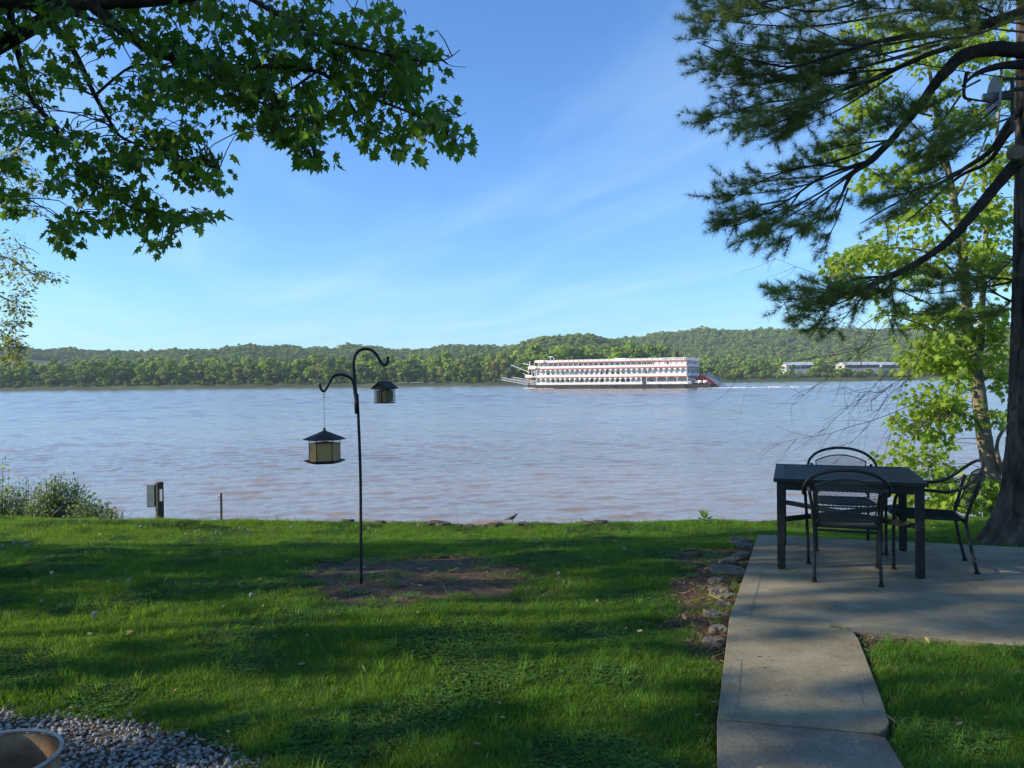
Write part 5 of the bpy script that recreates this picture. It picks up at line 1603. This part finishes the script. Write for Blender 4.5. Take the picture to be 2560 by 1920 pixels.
for (u0, v0, u1, v1) in SPR:
    y0 = 7.0 + r.normal() * .15 + (.4 if v0 > 600 and u0 > 2400 else 0); y1 = y0 - .25 + r.normal() * .35
    a, e = np.array(at_y(u0, v0, y0)), np.array(at_y(u1, v1, y1))
    L = np.linalg.norm(e - a); d = (e - a) / L
    midp = (a + e) / 2 + np.array([0, 0, .05 * L * r.normal() - .03 * L])
    sp = spline([Vector(a), Vector(midp), Vector(e)], 8)
    twg.tube([q - pc for q in sp], list(np.linspace(.008 + .003 * L, .002, len(sp))), 5, cap=False)
    spn = np.array([tuple(q) for q in sp])
    nt = int(12 * L + 7)
    for k in range(nt):
        t = r.uniform(.28, 1.0) if L > .7 else r.uniform(.1, 1.0)
        f = t * (len(spn) - 1); i = min(int(f), len(spn) - 2)
        b0 = spn[i] + (spn[i + 1] - spn[i]) * (f - i)
        dd = unit(d + r.normal(size=3) * np.array([.5, .8, .24]) + np.array([0, 0, .05]))
        ln = r.uniform(.14, .36) * (1.1 - .4 * t)
        e2 = b0 + dd * ln + np.array([0, 0, .02])
        twg.tube([Vector(b0 - pc_np), Vector((b0 + e2) / 2 + np.array([0, 0, -.01]) - pc_np), Vector(e2 - pc_np)], [.0035, .0028, .0018], 3, cap=False)
        for q in np.arange(.35, 1.02, .13):
            if r.uniform() < .12: continue
            NP.append(b0 + (e2 - b0) * q + r.normal(size=3) * .006); ND.append(unit(dd + np.array([0, 0, .30]) + r.normal(size=3) * .30))
twg.build('twigs', M['twig'], pine)['kind'] = 'stuff'
NP, ND = np.array(NP), np.array(ND)
K = 26
n = len(NP)
dirs = unit(ND[:, None, :] * .75 + r.normal(size=(n, K, 3)) * .62)
ln = r.uniform(.055, .105, (n, K, 1))
side = unit(np.cross(dirs, r.normal(size=(n, K, 3)))) * .0015
A0 = NP[:, None, :] - pc_np + 0 * dirs
V = np.stack([A0 - side, A0 + side, A0 + dirs * ln], 2).reshape(-1, 3)
me = tri_mesh('needles', V, np.arange(len(V)).reshape(-1, 3)); me.materials.append(M['needle'])
nd = link('needles', me, None, pine); nd['kind'] = 'stuff'
print('needles', len(V) // 3)
# scar where a limb was cut
o = MB().lathe([(.075, 0), (.07, .05), (.0, .055)], 14).build('limb_scar', mat('cut_wood', (.13, .085, .055), (.20, .14, .095), 20, .8), pine)
sc = at_y(2538, 385, 7.02); o.location = sc - pc; o.rotation_euler = (R(70), R(-60), 0)
tag(pine, 'tall pine with furrowed bark and drooping limbs beside the patio', 'tree')

# --- dish antenna on the pine and the cable running to it
dc = at_y(2500, 240, 7.0)
dish = empty('dish_antenna', dc, R(-15))
prof = [(.0, .0), (.08, .008), (.14, .03), (.175, .055), (.178, .058), (.172, .062), (.13, .036), (.0, .008)]
o = MB().lathe(prof, 28, axis='X', cap=False).build('reflector', M['dish'], dish, True); o.scale = (-1, 1, 1)
MB().lathe([(.035, -.14), (.04, -.06), (.035, .0)], 12, axis='X').build('feed_horn', M['dish'], dish, True)
b = MB(); b.box(.0, .09, -.025, .025, -.035, .035); b.tube([(.10, 0, .15), (.10, 0, -.33)], .017, 10); b.build('mount', M['post_wood'], dish)
b = MB(); b.box(.10, .26, -.015, .015, .03, .06); b.box(.02, .26, -.012, .012, .135, .155); b.build('bracket', M['black_metal'], dish)
tag(dish, 'small grey dish antenna bracketed to the pine trunk', 'antenna')
ca = spline([at_y(1700, -140, 4.5), at_y(1890, 0, 5.0), at_y(1990, 48, 5.5), at_y(2100, 100, 6.2), at_y(2300, 160, 7.0), at_y(2560, 200, 7.3)], 5)
o = MB().tube(ca, .005, 6).build('overhead_cable', M['black_metal']); tag(o, 'thin dark cable slanting down through the pine branches', 'cable')

# --- the sunlit silver maple behind the pine, on the bank
SD = 12.0
sx = at_y(2484, 1275, SD).x
st = Vector((sx, SD, ground_z(sx, SD)))
silver = empty('silver_maple', st)
SL = [[(2486, 1330, SD, 56), (2484, 1275, SD, 46), (2476, 1180, SD, 38), (2462, 1100, SD, 36), (2452, 1030, SD, 34), (2444, 960, SD, 32), (2434, 900, SD, 32), (2420, 820, SD, 26), (2414, 720, SD, 23), (2402, 600, SD, 20), (2385, 500, SD, 17), (2365, 400, SD, 14), (2340, 280, SD, 11), (2320, 150, SD, 8), (2300, 20, SD, 4)],
      [(2436, 905, SD, 20), (2452, 860, SD + .1, 18), (2456, 760, SD + .2, 15), (2462, 620, SD + .3, 12), (2480, 450, SD + .3, 9), (2500, 250, SD + .3, 6), (2510, 60, SD + .3, 3)],
      [(2458, 1085, SD, 9), (2440, 1050, SD - .3, 8), (2410, 1035, SD - .5, 7), (2360, 1040, SD - .8, 5), (2290, 1070, SD - 1, 3), (2240, 1050, SD - 1, 1.5)],
      [(2434, 900, SD, 8), (2400, 860, SD - .2, 7), (2370, 845, SD - .4, 6), (2300, 810, SD - .6, 4), (2200, 790, SD - .8, 3), (2120, 850, SD - .8, 2), (2070, 930, SD - .8, 1.2)],
      [(2428, 860, SD, 7), (2390, 800, SD - .2, 6), (2360, 780, SD - .3, 5), (2280, 740, SD - .4, 4), (2180, 700, SD - .4, 3), (2080, 690, SD - .4, 1.5)],
      [(2414, 720, SD, 8), (2340, 640, SD - .3, 6), (2240, 620, SD - .5, 4), (2130, 640, SD - .6, 3), (2080, 660, SD - .6, 1.5)],
      [(2470, 1240, SD, 15), (2500, 1180, SD - .1, 11), (2492, 1120, SD - .2, 9), (2505, 1080, SD - .2, 8), (2545, 1040, SD - .3, 6), (2600, 980, SD - .3, 3)],
      [(2500, 1180, SD - .1, 7), (2520, 1130, SD - .1, 5), (2560, 1090, SD, 3)],
      [(2444, 960, SD, 6), (2480, 940, SD, 5), (2530, 960, SD, 3), (2580, 900, SD, 2)],
      [(2402, 600, SD, 9), (2300, 500, SD - .3, 6), (2200, 440, SD - .5, 4), (2100, 380, SD - .6, 2)],
      [(2365, 400, SD, 8), (2260, 290, SD - .2, 5), (2170, 220, SD - .3, 3)],
      [(2385, 500, SD, 8), (2450, 380, SD - .2, 5), (2490, 280, SD - .3, 3)],
      [(2476, 1180, SD, 5), (2420, 1190, SD - .3, 4), (2350, 1210, SD - .5, 3), (2270, 1200, SD - .6, 1.5)]]
skel = []
for i, Lp in enumerate(SL):
    sp, rr = limb(Lp)
    MB().tube([q - st for q in sp], rr, 12 if i == 0 else 7, jitter=.05).build('trunk' if i == 0 else 'branch', M['bark_pale'], silver, True)
    skel += sp
SBL = [(2360, 870, 60, 40, 14), (2300, 930, 50, 35, 10), (2390, 930, 50, 40, 12), (2330, 1000, 60, 40, 14), (2280, 1055, 40, 30, 8), (2380, 1040, 55, 40, 10), (2300, 1105, 60, 28, 10), (2250, 1150, 30, 18, 4), (2340, 1150, 50, 28, 8), (2330, 1210, 50, 30, 8), (2300, 1262, 60, 25, 10),
       (2440, 1240, 50, 40, 12), (2400, 1268, 60, 18, 8), (2510, 1240, 20, 40, 8), (2500, 960, 20, 50, 5), (2505, 1050, 25, 30, 4), (2505, 880, 28, 50, 8), (2420, 810, 50, 40, 8), (2330, 800, 50, 30, 7), (2485, 800, 40, 50, 9), (2250, 780, 35, 18, 3), (2130, 655, 55, 32, 9), (2200, 640, 70, 36, 11),
       (2280, 660, 60, 45, 9), (2090, 690, 36, 24, 5), (2170, 720, 55, 24, 6), (2400, 640, 80, 60, 15), (2480, 580, 60, 80, 15), (2505, 690, 40, 50, 9), (2300, 560, 80, 45, 10), (2420, 500, 80, 60, 13), (2150, 300, 55, 60, 9), (2180, 200, 60, 60, 9), (2100, 385, 45, 35, 7), (2250, 120, 70, 60, 9), (2480, 110, 60, 50, 13),
       (2300, 420, 90, 60, 12), (2510, 400, 40, 60, 9), (2200, 450, 60, 40, 7), (2420, 330, 80, 70, 12), (2160, 60, 40, 40, 5), (2540, 210, 30, 60, 7), (2360, 200, 80, 80, 9), (2700, 300, 120, 250, 40), (2680, 700, 110, 180, 30), (2350, -120, 250, 100, 30), (2640, 1000, 60, 150, 12)]
tw, P, T, S = crown_from_blobs(SBL, lambda u, v, r: SD - .2 + .55 * r.normal(), skel, 26, .098, 9, twig_r=.004, droop=.45, spread=.26)
tw.v = [tuple(np.array(v) - np.array(st)) for v in tw.v]
tw.build('twigs', M['twig'], silver)['kind'] = 'stuff'
leaf_tree_parts(silver, P, T, S, M['silver_leaf'], 300, LEAF_V, LEAF_T, 6)
tag(silver, 'bright yellow-green sunlit maple on the bank behind the pine trunk', 'tree')
# bare drooping twigs in front of the water
dead = MB(); r = np.random.default_rng(77)
def bare(u, v, y, du, dv, n, w):
    p = [(u, v)]
    for i in range(n):
        du += r.normal() * 6; dv += r.normal() * 5
        p.append((p[-1][0] + du, p[-1][1] + dv))
    P3 = [at_y(a, b, y) - st for a, b in p]
    dead.tube(P3, list(np.linspace(w, w * .3, len(P3))), 3, cap=False)
    return p
for (u, v, du, dv, n) in ((2300, 815, -22, 10, 9), (2240, 790, -24, 18, 9), (2200, 800, -18, 24, 10), (2320, 850, -20, 26, 9), (2280, 880, -14, 30, 9), (2330, 900, -24, 20, 8), (2250, 900, -20, 16, 8), (2150, 870, -18, 12, 7), (2300, 780, -26, -2, 9), (2230, 960, -12, 20, 8), (2340, 980, -22, 10, 9), (2220, 860, -26, 10, 8)):
    p = bare(u, v, 11.2, du, dv, n, .007)
    for q in p[2:]:
        for _ in range(2):
            bare(q[0], q[1], 11.2, du * .6 + r.normal() * 8, dv * .5 + r.normal() * 10, 4, .0035)
o = dead.build('bare_twigs', M['twig'], silver); o['kind'] = 'stuff'

# --- the pale sparse tree at the left edge, behind the maple leaves
LD = 17.0
px_, pz_ = -13.6, ground_z(-13.6, LD)
syc = empty('sycamore_tree', (px_, LD, pz_)); sv = Vector((px_, LD, pz_))
SYL = [[(-300, 1400, LD, 60), (-280, 1000, LD, 45), (-270, 600, LD, 36), (-260, 200, LD, 24), (-250, -100, LD, 10)],
       [(-275, 800, LD, 18), (-150, 700, LD, 12), (-40, 640, LD, 7), (30, 650, LD, 4), (90, 690, LD, 3), (138, 700, LD, 1.5)], [(-270, 600, LD, 18), (-120, 480, LD, 12), (0, 420, LD, 7), (70, 330, LD, 4), (110, 260, LD, 2)],
       [(-275, 860, LD, 14), (-140, 820, LD, 9), (-50, 800, LD, 5), (20, 840, LD, 2.5), (60, 870, LD, 1.5)], [(-270, 560, LD, 14), (-120, 560, LD, 9), (0, 540, LD, 5), (60, 500, LD, 3), (110, 520, LD, 1.2)],
       [(-260, 300, LD, 14), (-120, 280, LD, 9), (0, 250, LD, 5), (60, 230, LD, 2.5)], [(-100, 690, LD, 6), (0, 740, LD, 4), (40, 760, LD, 2)], [(30, 625, LD, 3), (70, 620, LD, 2), (98, 635, LD, 1.2)]]
skel = []
for i, Lp in enumerate(SYL):
    sp, rr = limb(Lp); MB().tube([q - sv for q in sp], rr, 9 if i == 0 else 6).build('trunk' if i == 0 else 'branch', M['bark_pale'], syc, True); skel += sp
SYB = [(40, 300, 60, 60, 22), (30, 420, 60, 60, 22), (80, 480, 40, 60, 14), (20, 520, 40, 40, 10), (20, 620, 25, 40, 8), (25, 680, 40, 40, 12), (95, 690, 25, 18, 6), (130, 700, 14, 14, 4), (40, 740, 40, 35, 12), (20, 800, 30, 30, 10), (30, 880, 30, 35, 14), (15, 850, 25, 30, 8), (55, 790, 14, 24, 5), (20, 910, 25, 20, 6),
       (70, 250, 50, 40, 8), (-120, 450, 110, 300, 90), (-180, 100, 140, 200, 50), (-120, 800, 90, 140, 40)]
tw, P, T, S = crown_from_blobs(SYB, lambda u, v, r: LD + .4 * r.normal(), skel, 16, .10, 12, twig_r=.004, droop=.4, spread=.26)
tw.v = [tuple(np.array(v) - np.array(sv)) for v in tw.v]; tw.build('twigs', M['twig'], syc)['kind'] = 'stuff'
leaf_tree_parts(syc, P, T, S, M['pale_leaf'], 0, OVAL_V, OVAL_T, 8, 'leaves')
tag(syc, 'sparse pale-leaved tree at the left edge behind the maple leaves', 'tree')

# --- bushes on the bank at the left
def bush(u, Y, vtop, width_px, n, label, seed, leaf=.05, mm='shrub_leaf', dens=40, up=.9):
    p = on_ground(u, Y); r = np.random.default_rng(seed)
    e = empty('bush', p)
    H = at_y(u, vtop, Y).z - p.z; W = width_px / F_PX * Y
    stems = MB(); P, T, S = [], [], []
    for i in range(n):
        a = r.uniform(0, 2 * math.pi); q = math.sqrt(r.uniform()) * W * .5
        h = H * (1 - .55 * (q / (W * .5)) ** 2) * r.uniform(.7, 1.03)
        x, y = q * math.cos(a), q * math.sin(a) * .6
        b0 = np.array((x * .35, y * .35, 0)); tpt = np.array((x, y, h)); mp = (b0 + tpt) / 2 + np.array((x * .15, y * .15, .08 * H))
        stems.tube([Vector(b0), Vector(mp), Vector(tpt)], [.008, .006, .002], 4, cap=False)
        for j in range(int(dens * r.uniform(.7, 1.2))):
            t = r.uniform(.2, 1.0); pt = (1 - t) ** 2 * b0 + 2 * t * (1 - t) * mp + t * t * tpt
            off = r.normal(size=3) * .06; P.append(pt + off); T.append(unit(off + np.array([0, 0, .06 * up]) + r.normal(size=3) * .03)); S.append(leaf * r.uniform(.6, 1.3))
    stems.build('stems', M['twig'], e)['kind'] = 'stuff'
    P, T, S = np.array(P) + np.array(p), np.array(T), np.array(S)
    leaf_tree_parts(e, P, T, S, M[mm], 0, OVAL_V, OVAL_T, seed)
    return tag(e, label, 'bush')
bush(-10, 13.2, 1212, 190, 60, 'leafy green bush at the far left edge by the water', 1, .055)
bush(62, 13.8, 1196, 150, 46, 'low pale green bush between the edge bush and the tall one', 2, .05)
bush(140, 13.0, 1178, 150, 80, 'tallest green bush on the bank left of the electrical post', 3, .055, dens=46)
bush(215, 12.6, 1232, 110, 42, 'lower bush trailing off to the right of the tallest bush', 4, .05)
bush(268, 12.2, 1258, 90, 18, 'thin straggling shrub nearest the electrical post', 5, .055, dens=14)
e = bush(-8, 13.8, 1105, 130, 13, 'thin upright willow sapling at the left edge above the bushes', 6, .08, 'silver_leaf', 22)

# --- trees just beyond the left edge that keep the lawn in shade
QN, QD = np.array((math.sin(SUN_B), math.cos(SUN_B))), np.array((math.cos(SUN_B), -math.sin(SUN_B)))
def shade_tree(q, t, rad, z0, z1, n, label, seed, trunk_r=.12, leaf=.23):
    c = QN * q + QD * t
    r = np.random.default_rng(seed)
    loc = Vector((c[0], c[1], ground_z(c[0], c[1])))
    e = empty('yard_tree', loc)
    MB().tube([(0, 0, -.3), (.02, .02, z0 + .4), (-.03, .03, (z0 + z1) / 2), (0, 0, z1 * .95)], [trunk_r * 1.3, trunk_r, trunk_r * .7, trunk_r * .15], 10).build('trunk', M['bark_dark'], e, True)
    an, rr, hh = r.uniform(0, 2 * math.pi, n), np.sqrt(r.uniform(0, 1, n)), r.uniform(-1, 1, n)
    prof = rad * (1 - np.abs(hh) ** 5) ** .5 * (1 + .08 * np.sin(3 * an + 5 * hh))
    P = np.stack([np.cos(an) * rr * prof, np.sin(an) * rr * prof, hh * (z1 - z0) / 2 + (z0 + z1) / 2], 1)
    d = np.stack([np.cos(an), np.sin(an), hh], 1)
    d[:, 2] *= .5
    X, Y, Z = frames(unit(d + r.normal(size=d.shape) * .5), unit(r.normal(size=d.shape)))
    o = stamp('leaves', LEAF_V, LEAF_T, P, X, Y, Z, leaf * r.uniform(.7, 1.3, n), M['maple_leaf'], e); o['kind'] = 'stuff'
    return tag(e, label, 'tree')
SHADE = [(1.4, -13, 2.5, -.1, 12.5, 6000, 'dense yard tree out of view to the left, nearest the camera', .16),
         (-3.2, -13, 2.4, .1, 11.5, 2800, 'second dense yard tree out of view behind the camera on the left', .16),
         (7.0, -15.5, 1.45, -.4, 12.5, 4200, 'dense yard tree out of view to the left, by the water', .14),
         (5.1, -14, 1.9, 7.2, 13.5, 1500, 'tall yard tree out of view to the left with a bare lower trunk', .045),
         (4.55, -12, .30, -.2, 7.5, 420, 'narrow columnar yard tree out of view to the left', .04)]
for i, (q, t, rad, z0, z1, n, lb, tr) in enumerate(SHADE):
    shade_tree(q, t, rad, z0, z1, n, lb, 200 + i, tr)

# ------------------------------------------------------------------ milkweed, dandelions
mp_ = on_ground(1757, 9.75); mk = empty('milkweed_plant', mp_)
b = MB(); b.tube([(0, 0, 0), (0, 0, .12)], [.006, .004], 6); b.build('stem', M['stem'], mk)
lm = tri_mesh('leaf', np.array([(x * 1.5, y, z) for x, y, z in OVAL_V], dtype=np.float32), OVAL_T); lm.materials.append(M['milkweed'])
for i, (an, tilt, L_, z) in enumerate(((0.2, 25, .15, .03), (3.3, 25, .15, .03), (1.8, 40, .13, .06), (4.9, 35, .14, .05), (.9, 62, .13, .09), (4.0, 65, .14, .09), (2.6, 70, .12, .10), (5.6, 60, .13, .08))):
    put('leaf', lm, mk, (0, 0, z), (R(tilt), 0, an), (L_,) * 3)
tag(mk, 'young broad-leaved plant standing up on the crest of the bank', 'plant')
DAN = [(40, 1246, 9.3), (92, 1262, 9.0), (108, 1265, 9.0), (132, 1277, 8.8), (168, 1278, 8.8), (34, 1357, 0), (56, 1355, 0), (66, 1364, 0), (6, 1364, 0), (130, 1432, 0), (390, 1273, 8.5), (353, 1316, 0), (490, 1330, 0), (600, 1318, 0), (621, 1323, 0), (502, 1350, 0), (541, 1330, 0), (628, 1487, 0), (922, 1320, 0), (1046, 1313, 0), (1095, 1311, 0),
       (1327, 1308, 0), (1420, 1321, 0), (1530, 1320, 0), (1571, 1330, 0), (1661, 1319, 0), (1561, 1371, 0), (1397, 1433, 0), (1338, 1348, 0), (236, 1535, 0), (322, 1450, 0), (730, 1316, 0), (160, 1292, 8.5)]
fm = MB(); r = random.Random(4)
for i in range(150):
    z = 1 - 2 * (i + .5) / 150; a = i * 2.39996; q = math.sqrt(1 - z * z)
    d = Vector((q * math.cos(a), q * math.sin(a), z)); t = d.orthogonal().normalized() * .13; s = d.cross(t)
    fm.add([d * .15, d * 1 + t, d * .94 + s, d * 1 - t, d * .94 - s], [(0, 1, 2), (0, 3, 4), (1, 2, 3, 4)])
fmm = fm.mesh('seed_ball'); fmm.materials.append(M['seed_head'])
stm = MB().tube([(0, 0, 0), (.06, .02, .5), (0, 0, 1)], .012, 5).mesh('stem'); stm.materials.append(M['stem'])
for (u, v, Y) in DAN:
    if Y: p = at_y(u, v, Y); h = max(.10, p.z - ground_z(p.x, p.y))
    else: p = at_z(u, v, ground_z(*at_z(u, v, -.1).xy) + .13); h = max(.08, p.z - ground_z(p.x, p.y))
    e = empty('dandelion', (p.x, p.y, p.z - h))
    put('stem', stm, e, (0, 0, 0), (0, 0, random.uniform(0, 6)), (.12, .12, h))
    put('seed_ball', fmm, e, (0, 0, h), (random.uniform(-.3, .3), 0, random.uniform(0, 6)), (random.uniform(.013, .018),) * 3)
    tag(e, 'white dandelion seed head on a thin stem in the lawn', 'dandelion', 'dandelion seed heads in the lawn')

# ------------------------------------------------------------------ gravel, wood chips, grass
gm = []
for i in range(7):
    me = rock_mesh(300 + i * 5.1, 1, random.uniform(.7, .95), random.uniform(.7, .9), .22, 1); me.name = 'gravel_stone'; me.materials.append(M['gravel'])
    me.polygons.foreach_set('use_smooth', [True] * len(me.polygons)); gm.append(me)
pts, rots, scl, idx = [], [], [], []
cand = []
for _ in range(20000):
    x, y = random.uniform(-2.6, -.3), random.uniform(1.6, 3.95)
    a = gravel_amount(x, y)
    if random.random() > a * a: continue
    if math.hypot(x - bc.x, y - bc.y) < .20: continue
    s = random.uniform(.004, .013) * random.uniform(.7, 1.35)
    cand.append((x, y, ground_z(x, y) + random.uniform(-.006, .012), s))
gb_ = empty('gravel_bed', (-1.4, 2.9, 0)); tag(gb_, 'patch of loose grey gravel in the bottom left corner', kind='structure')
cn = np.array([(c[0], c[1], c[2]) for c in cand]); uu, vv = px_of(cn)
vis = (uu > 0) & (uu < 2560) & (vv < 1920) & (cn[:, 1] > 1)
sc_ = np.where(vis, np.array([c[3] for c in cand]) / cn[:, 1], 0)
big = set(np.argsort(-sc_)[:300].tolist())
go = Vector(gb_.location)
for i, (x, y, z, s) in enumerate(cand):
    ro = (random.uniform(-.5, .5), random.uniform(-.5, .5), random.uniform(0, 6.28))
    if i in big:
        put('gravel_stone', gm[i % 7], gb_, Vector((x, y, z)) - go, ro, (s,) * 3)
    else:
        pts.append((x - go.x, y - go.y, z - go.z)); rots.append(ro); scl.append(s); idx.append(i % 7)
o = instancer('loose_gravel', pts, rots, scl, idx, hidden_collection('gravel_piece', gm), gb_); o['kind'] = 'stuff'
# chips, straw and crumbs on mulch and dirt
P, S = [], []
for _ in range(14000):
    x, y = random.uniform(-2.2, 2.4), random.uniform(3.0, 7.9)
    a = max(mulch_amount(x, y) * .9 if x > .2 else 0, dirt_amount(x, y) * .22)
    if random.random() > a: continue
    if slab_dist(x, y) < .01: continue
    P.append((x, y, ground_z(x, y) + random.uniform(.0, .012))); S.append(random.uniform(.012, .045))
P = np.array(P); n = len(P); r = np.random.default_rng(5)
d = unit(r.normal(size=(n, 3)) * np.array([1, 1, .25])); X, Y, Z = frames(d, unit(r.normal(size=(n, 3)) * .4 + np.array([0, 0, 1])))
o = stamp('wood_chips', [(-.12, -.5, 0), (.13, -.5, .02), (.10, .5, 0), (-.09, .5, .03), (0, 0, .10)], [(0, 1, 4), (1, 2, 4), (2, 3, 4), (3, 0, 4)], P, X, Y, Z, np.array(S), M['wood_chip'])
tag(o, 'brown wood chips and bark crumbs on the bare soil', 'wood chips', kind='stuff')
P, S = [], []
for _ in range(5000):
    x, y = random.uniform(-2.4, 2.6), random.uniform(3.0, 7.9)
    a = max(.5 * mulch_amount(x, y) if x > .2 else 0, dirt_amount(x, y) * .25, .02)
    if random.random() > a or slab_dist(x, y) < .015: continue
    P.append((x, y, ground_z(x, y) + random.uniform(.004, .03))); S.append(random.uniform(.05, .16))
P = np.array(P); n = len(P)
d = unit(r.normal(size=(n, 3)) * np.array([1, 1, .2])); X, Y, Z = frames(d, unit(r.normal(size=(n, 3)) * .3 + np.array([0, 0, 1])))
o = stamp('straw', [(-.018, -.5, 0), (.018, -.5, 0), (.012, .5, .02), (-.012, .5, .02)], [(0, 1, 2, 3)], P, X, Y, Z, np.array(S), M['dry_grass'])
tag(o, 'scattered pale straw stalks on the soil beside the patio', 'straw', kind='stuff')

# fallen leaves, needles and crumbs on the slabs and in the grass
P, S, D = [], [], []
for _ in range(700):
    x, y = random.uniform(.8, 4.6), random.uniform(2.6, 7.4)
    sd = slab_dist(x, y)
    if sd > -.02 or random.random() > (.9 if sd > -.18 else .3): continue
    P.append((x, y, .004)); S.append(random.uniform(.03, .075))
P = np.array(P); n = len(P)
d = unit(r.normal(size=(n, 3)) * np.array([1, 1, .02])); X, Y, Z = frames(d, unit(r.normal(size=(n, 3)) * .05 + np.array([0, 0, 1])))
o = stamp('fallen_needles', [(-.012, -.5, 0), (.012, -.5, 0), (.008, .5, .01), (-.008, .5, .01)], [(0, 1, 2, 3)], P, X, Y, Z, np.array(S), M['twig'])
tag(o, 'brown fallen pine needles lying on the concrete', 'needles', kind='stuff')
P, S = [], []
for _ in range(420):
    y = random.uniform(2.8, 9.5); x = random.uniform(-.68 * y, .68 * y)
    on = slab_dist(x, y) < -.01 if x > .2 else False
    if on and random.random() > .35: continue
    P.append((x, y, .006 if on else ground_z(x, y) + random.uniform(.02, .055))); S.append(random.uniform(.02, .055))
P = np.array(P); n = len(P)
d = unit(r.normal(size=(n, 3)) * np.array([1, 1, .3])); X, Y, Z = frames(d, unit(r.normal(size=(n, 3)) * .4 + np.array([0, 0, 1])))
o = stamp('fallen_leaves', OVAL_V, OVAL_T, P, X, Y, Z, np.array(S), M['dry_grass'])
tag(o, 'small dry tan leaves fallen on the lawn and slabs', 'leaves', kind='stuff')

def tuft(seed, nb, h0, h1, rad, w):
    r = random.Random(seed); b = MB()
    for i in range(nb):
        a, q = r.uniform(0, 6.28), rad * math.sqrt(r.random())
        x, y = q * math.cos(a), q * math.sin(a); h = r.uniform(h0, h1); la = r.uniform(0, 6.28); le = h * r.uniform(.15, .75)
        dx, dy = math.cos(la) * le, math.sin(la) * le; sx_, sy_ = -math.sin(la) * w, math.cos(la) * w
        tw_ = r.uniform(-.6, .6); sx_, sy_ = sx_ * math.cos(tw_) - sy_ * math.sin(tw_), sx_ * math.sin(tw_) + sy_ * math.cos(tw_)
        b.add([(x - sx_, y - sy_, -.01), (x + sx_, y + sy_, -.01), (x + dx * .4 + sx_ * .8, y + dy * .4 + sy_ * .8, h * .62), (x + dx * .4 - sx_ * .8, y + dy * .4 - sy_ * .8, h * .62), (x + dx, y + dy, h * r.uniform(.82, 1))],
              [(0, 1, 2, 3), (3, 2, 4)])
    return b
def clover(seed, nl, rad):
    r = random.Random(seed); b = MB()
    for i in range(nl):
        a, q = r.uniform(0, 6.28), rad * math.sqrt(r.random()); x, y, h = q * math.cos(a), q * math.sin(a), r.uniform(.022, .06)
        ph = r.uniform(0, 6.28)
        for k in range(3):
            t = ph + k * 2.094; c, s = math.cos(t), math.sin(t); L_ = r.uniform(.009, .016)
            b.add([(x, y, h), (x + L_ * (c * .6 - s * .5), y + L_ * (s * .6 + c * .5), h + .003), (x + L_ * c * 1.2, y + L_ * s * 1.2, h - .002), (x + L_ * (c * .6 + s * .5), y + L_ * (s * .6 - c * .5), h + .003)], [(0, 3, 2, 1)])
    return b
tm_ = []
for i in range(5):
    me = tuft(i, 30, .035, .085, .075, .0017).mesh('tuft'); me.materials.append(M['grass']); tm_.append(me)
for i in range(2):
    me = clover(20 + i, 34, .075).mesh('clover'); me.materials.append(M['clover']); tm_.append(me)
me = tuft(40, 12, .09, .16, .03, .0022).mesh('tall_tuft'); me.materials.append(M['grass']); tm_.append(me)
me = tuft(41, 16, .03, .07, .08, .0018).mesh('dry_tuft'); me.materials.append(M['dry_grass']); tm_.append(me)
pts, rots, scl, idx = [], [], [], []
def try_grass(x, y):
    sd = slab_dist(x, y) if x > .2 else 1
    if sd < .0 or (sd < .03 and random.random() < .6): return
    k = 1.0
    if y < 9:
        k *= 1 - .97 * dirt_amount(x, y)
        if x > .2: k *= 1 - .93 * mulch_amount(x, y)
        if x < 0 and y < 4.3: k *= 1 - gravel_amount(x, y)
    if random.random() > k: return
    lush = nz(x, y, .9, 40) + .5 * nz(x, y, 2.7, 13)
    cl = nz(x, y, 1.6, 77)
    c = random.random()
    if cl > .12 and c < .65: i = 5 + (random.random() < .5)
    elif c > .965: i = 7
    elif c > .91: i = 8
    else: i = int(random.random() * 5)
    s = .70 + .45 * lush + random.uniform(-.12, .12)
    if k < .95: s *= .6
    pts.append((x, y, ground_z(x, y))); rots.append((random.uniform(-.12, .12), random.uniform(-.12, .12), random.uniform(0, 6.28)))
    scl.append((max(.8, s), max(.8, s), max(.35, s * .82))); idx.append(i)
NG = 74000
while len(pts) < NG:
    # spread evenly in the ground area, denser close by
    y = 2.5 + 9.5 * random.random()
    if random.random() > min(1.0, (4.6 / y) ** 1.0): continue
    hwid = .72 * y + .6
    x = random.uniform(-hwid - 1.3, hwid)
    try_grass(x, y)
grass = instancer('grass', pts, rots, scl, idx, hidden_collection('grass_tuft', tm_))
tag(grass, 'lush green lawn grass mixed with clover', 'grass', kind='stuff')

# ------------------------------------------------------------------ haze over the river
hz = MB().box(-1600, 2000, -60, 2350, -6.5, 190)
hm = bpy.data.materials.new('thin_haze'); hm.use_nodes = True
hn, hl = hm.node_tree.nodes, hm.node_tree.links
hn.remove(hn['Principled BSDF'])
pv = hn.new('ShaderNodeVolumePrincipled'); pv.inputs['Color'].default_value = (.66, .82, 1.0, 1); pv.inputs['Density'].default_value = .00013
hl.new(pv.outputs[0], hn['Material Output'].inputs['Volume'])
ho = hz.build('haze', hm); tag(ho, 'thin pale blue haze over the river and hills', 'haze', kind='stuff')
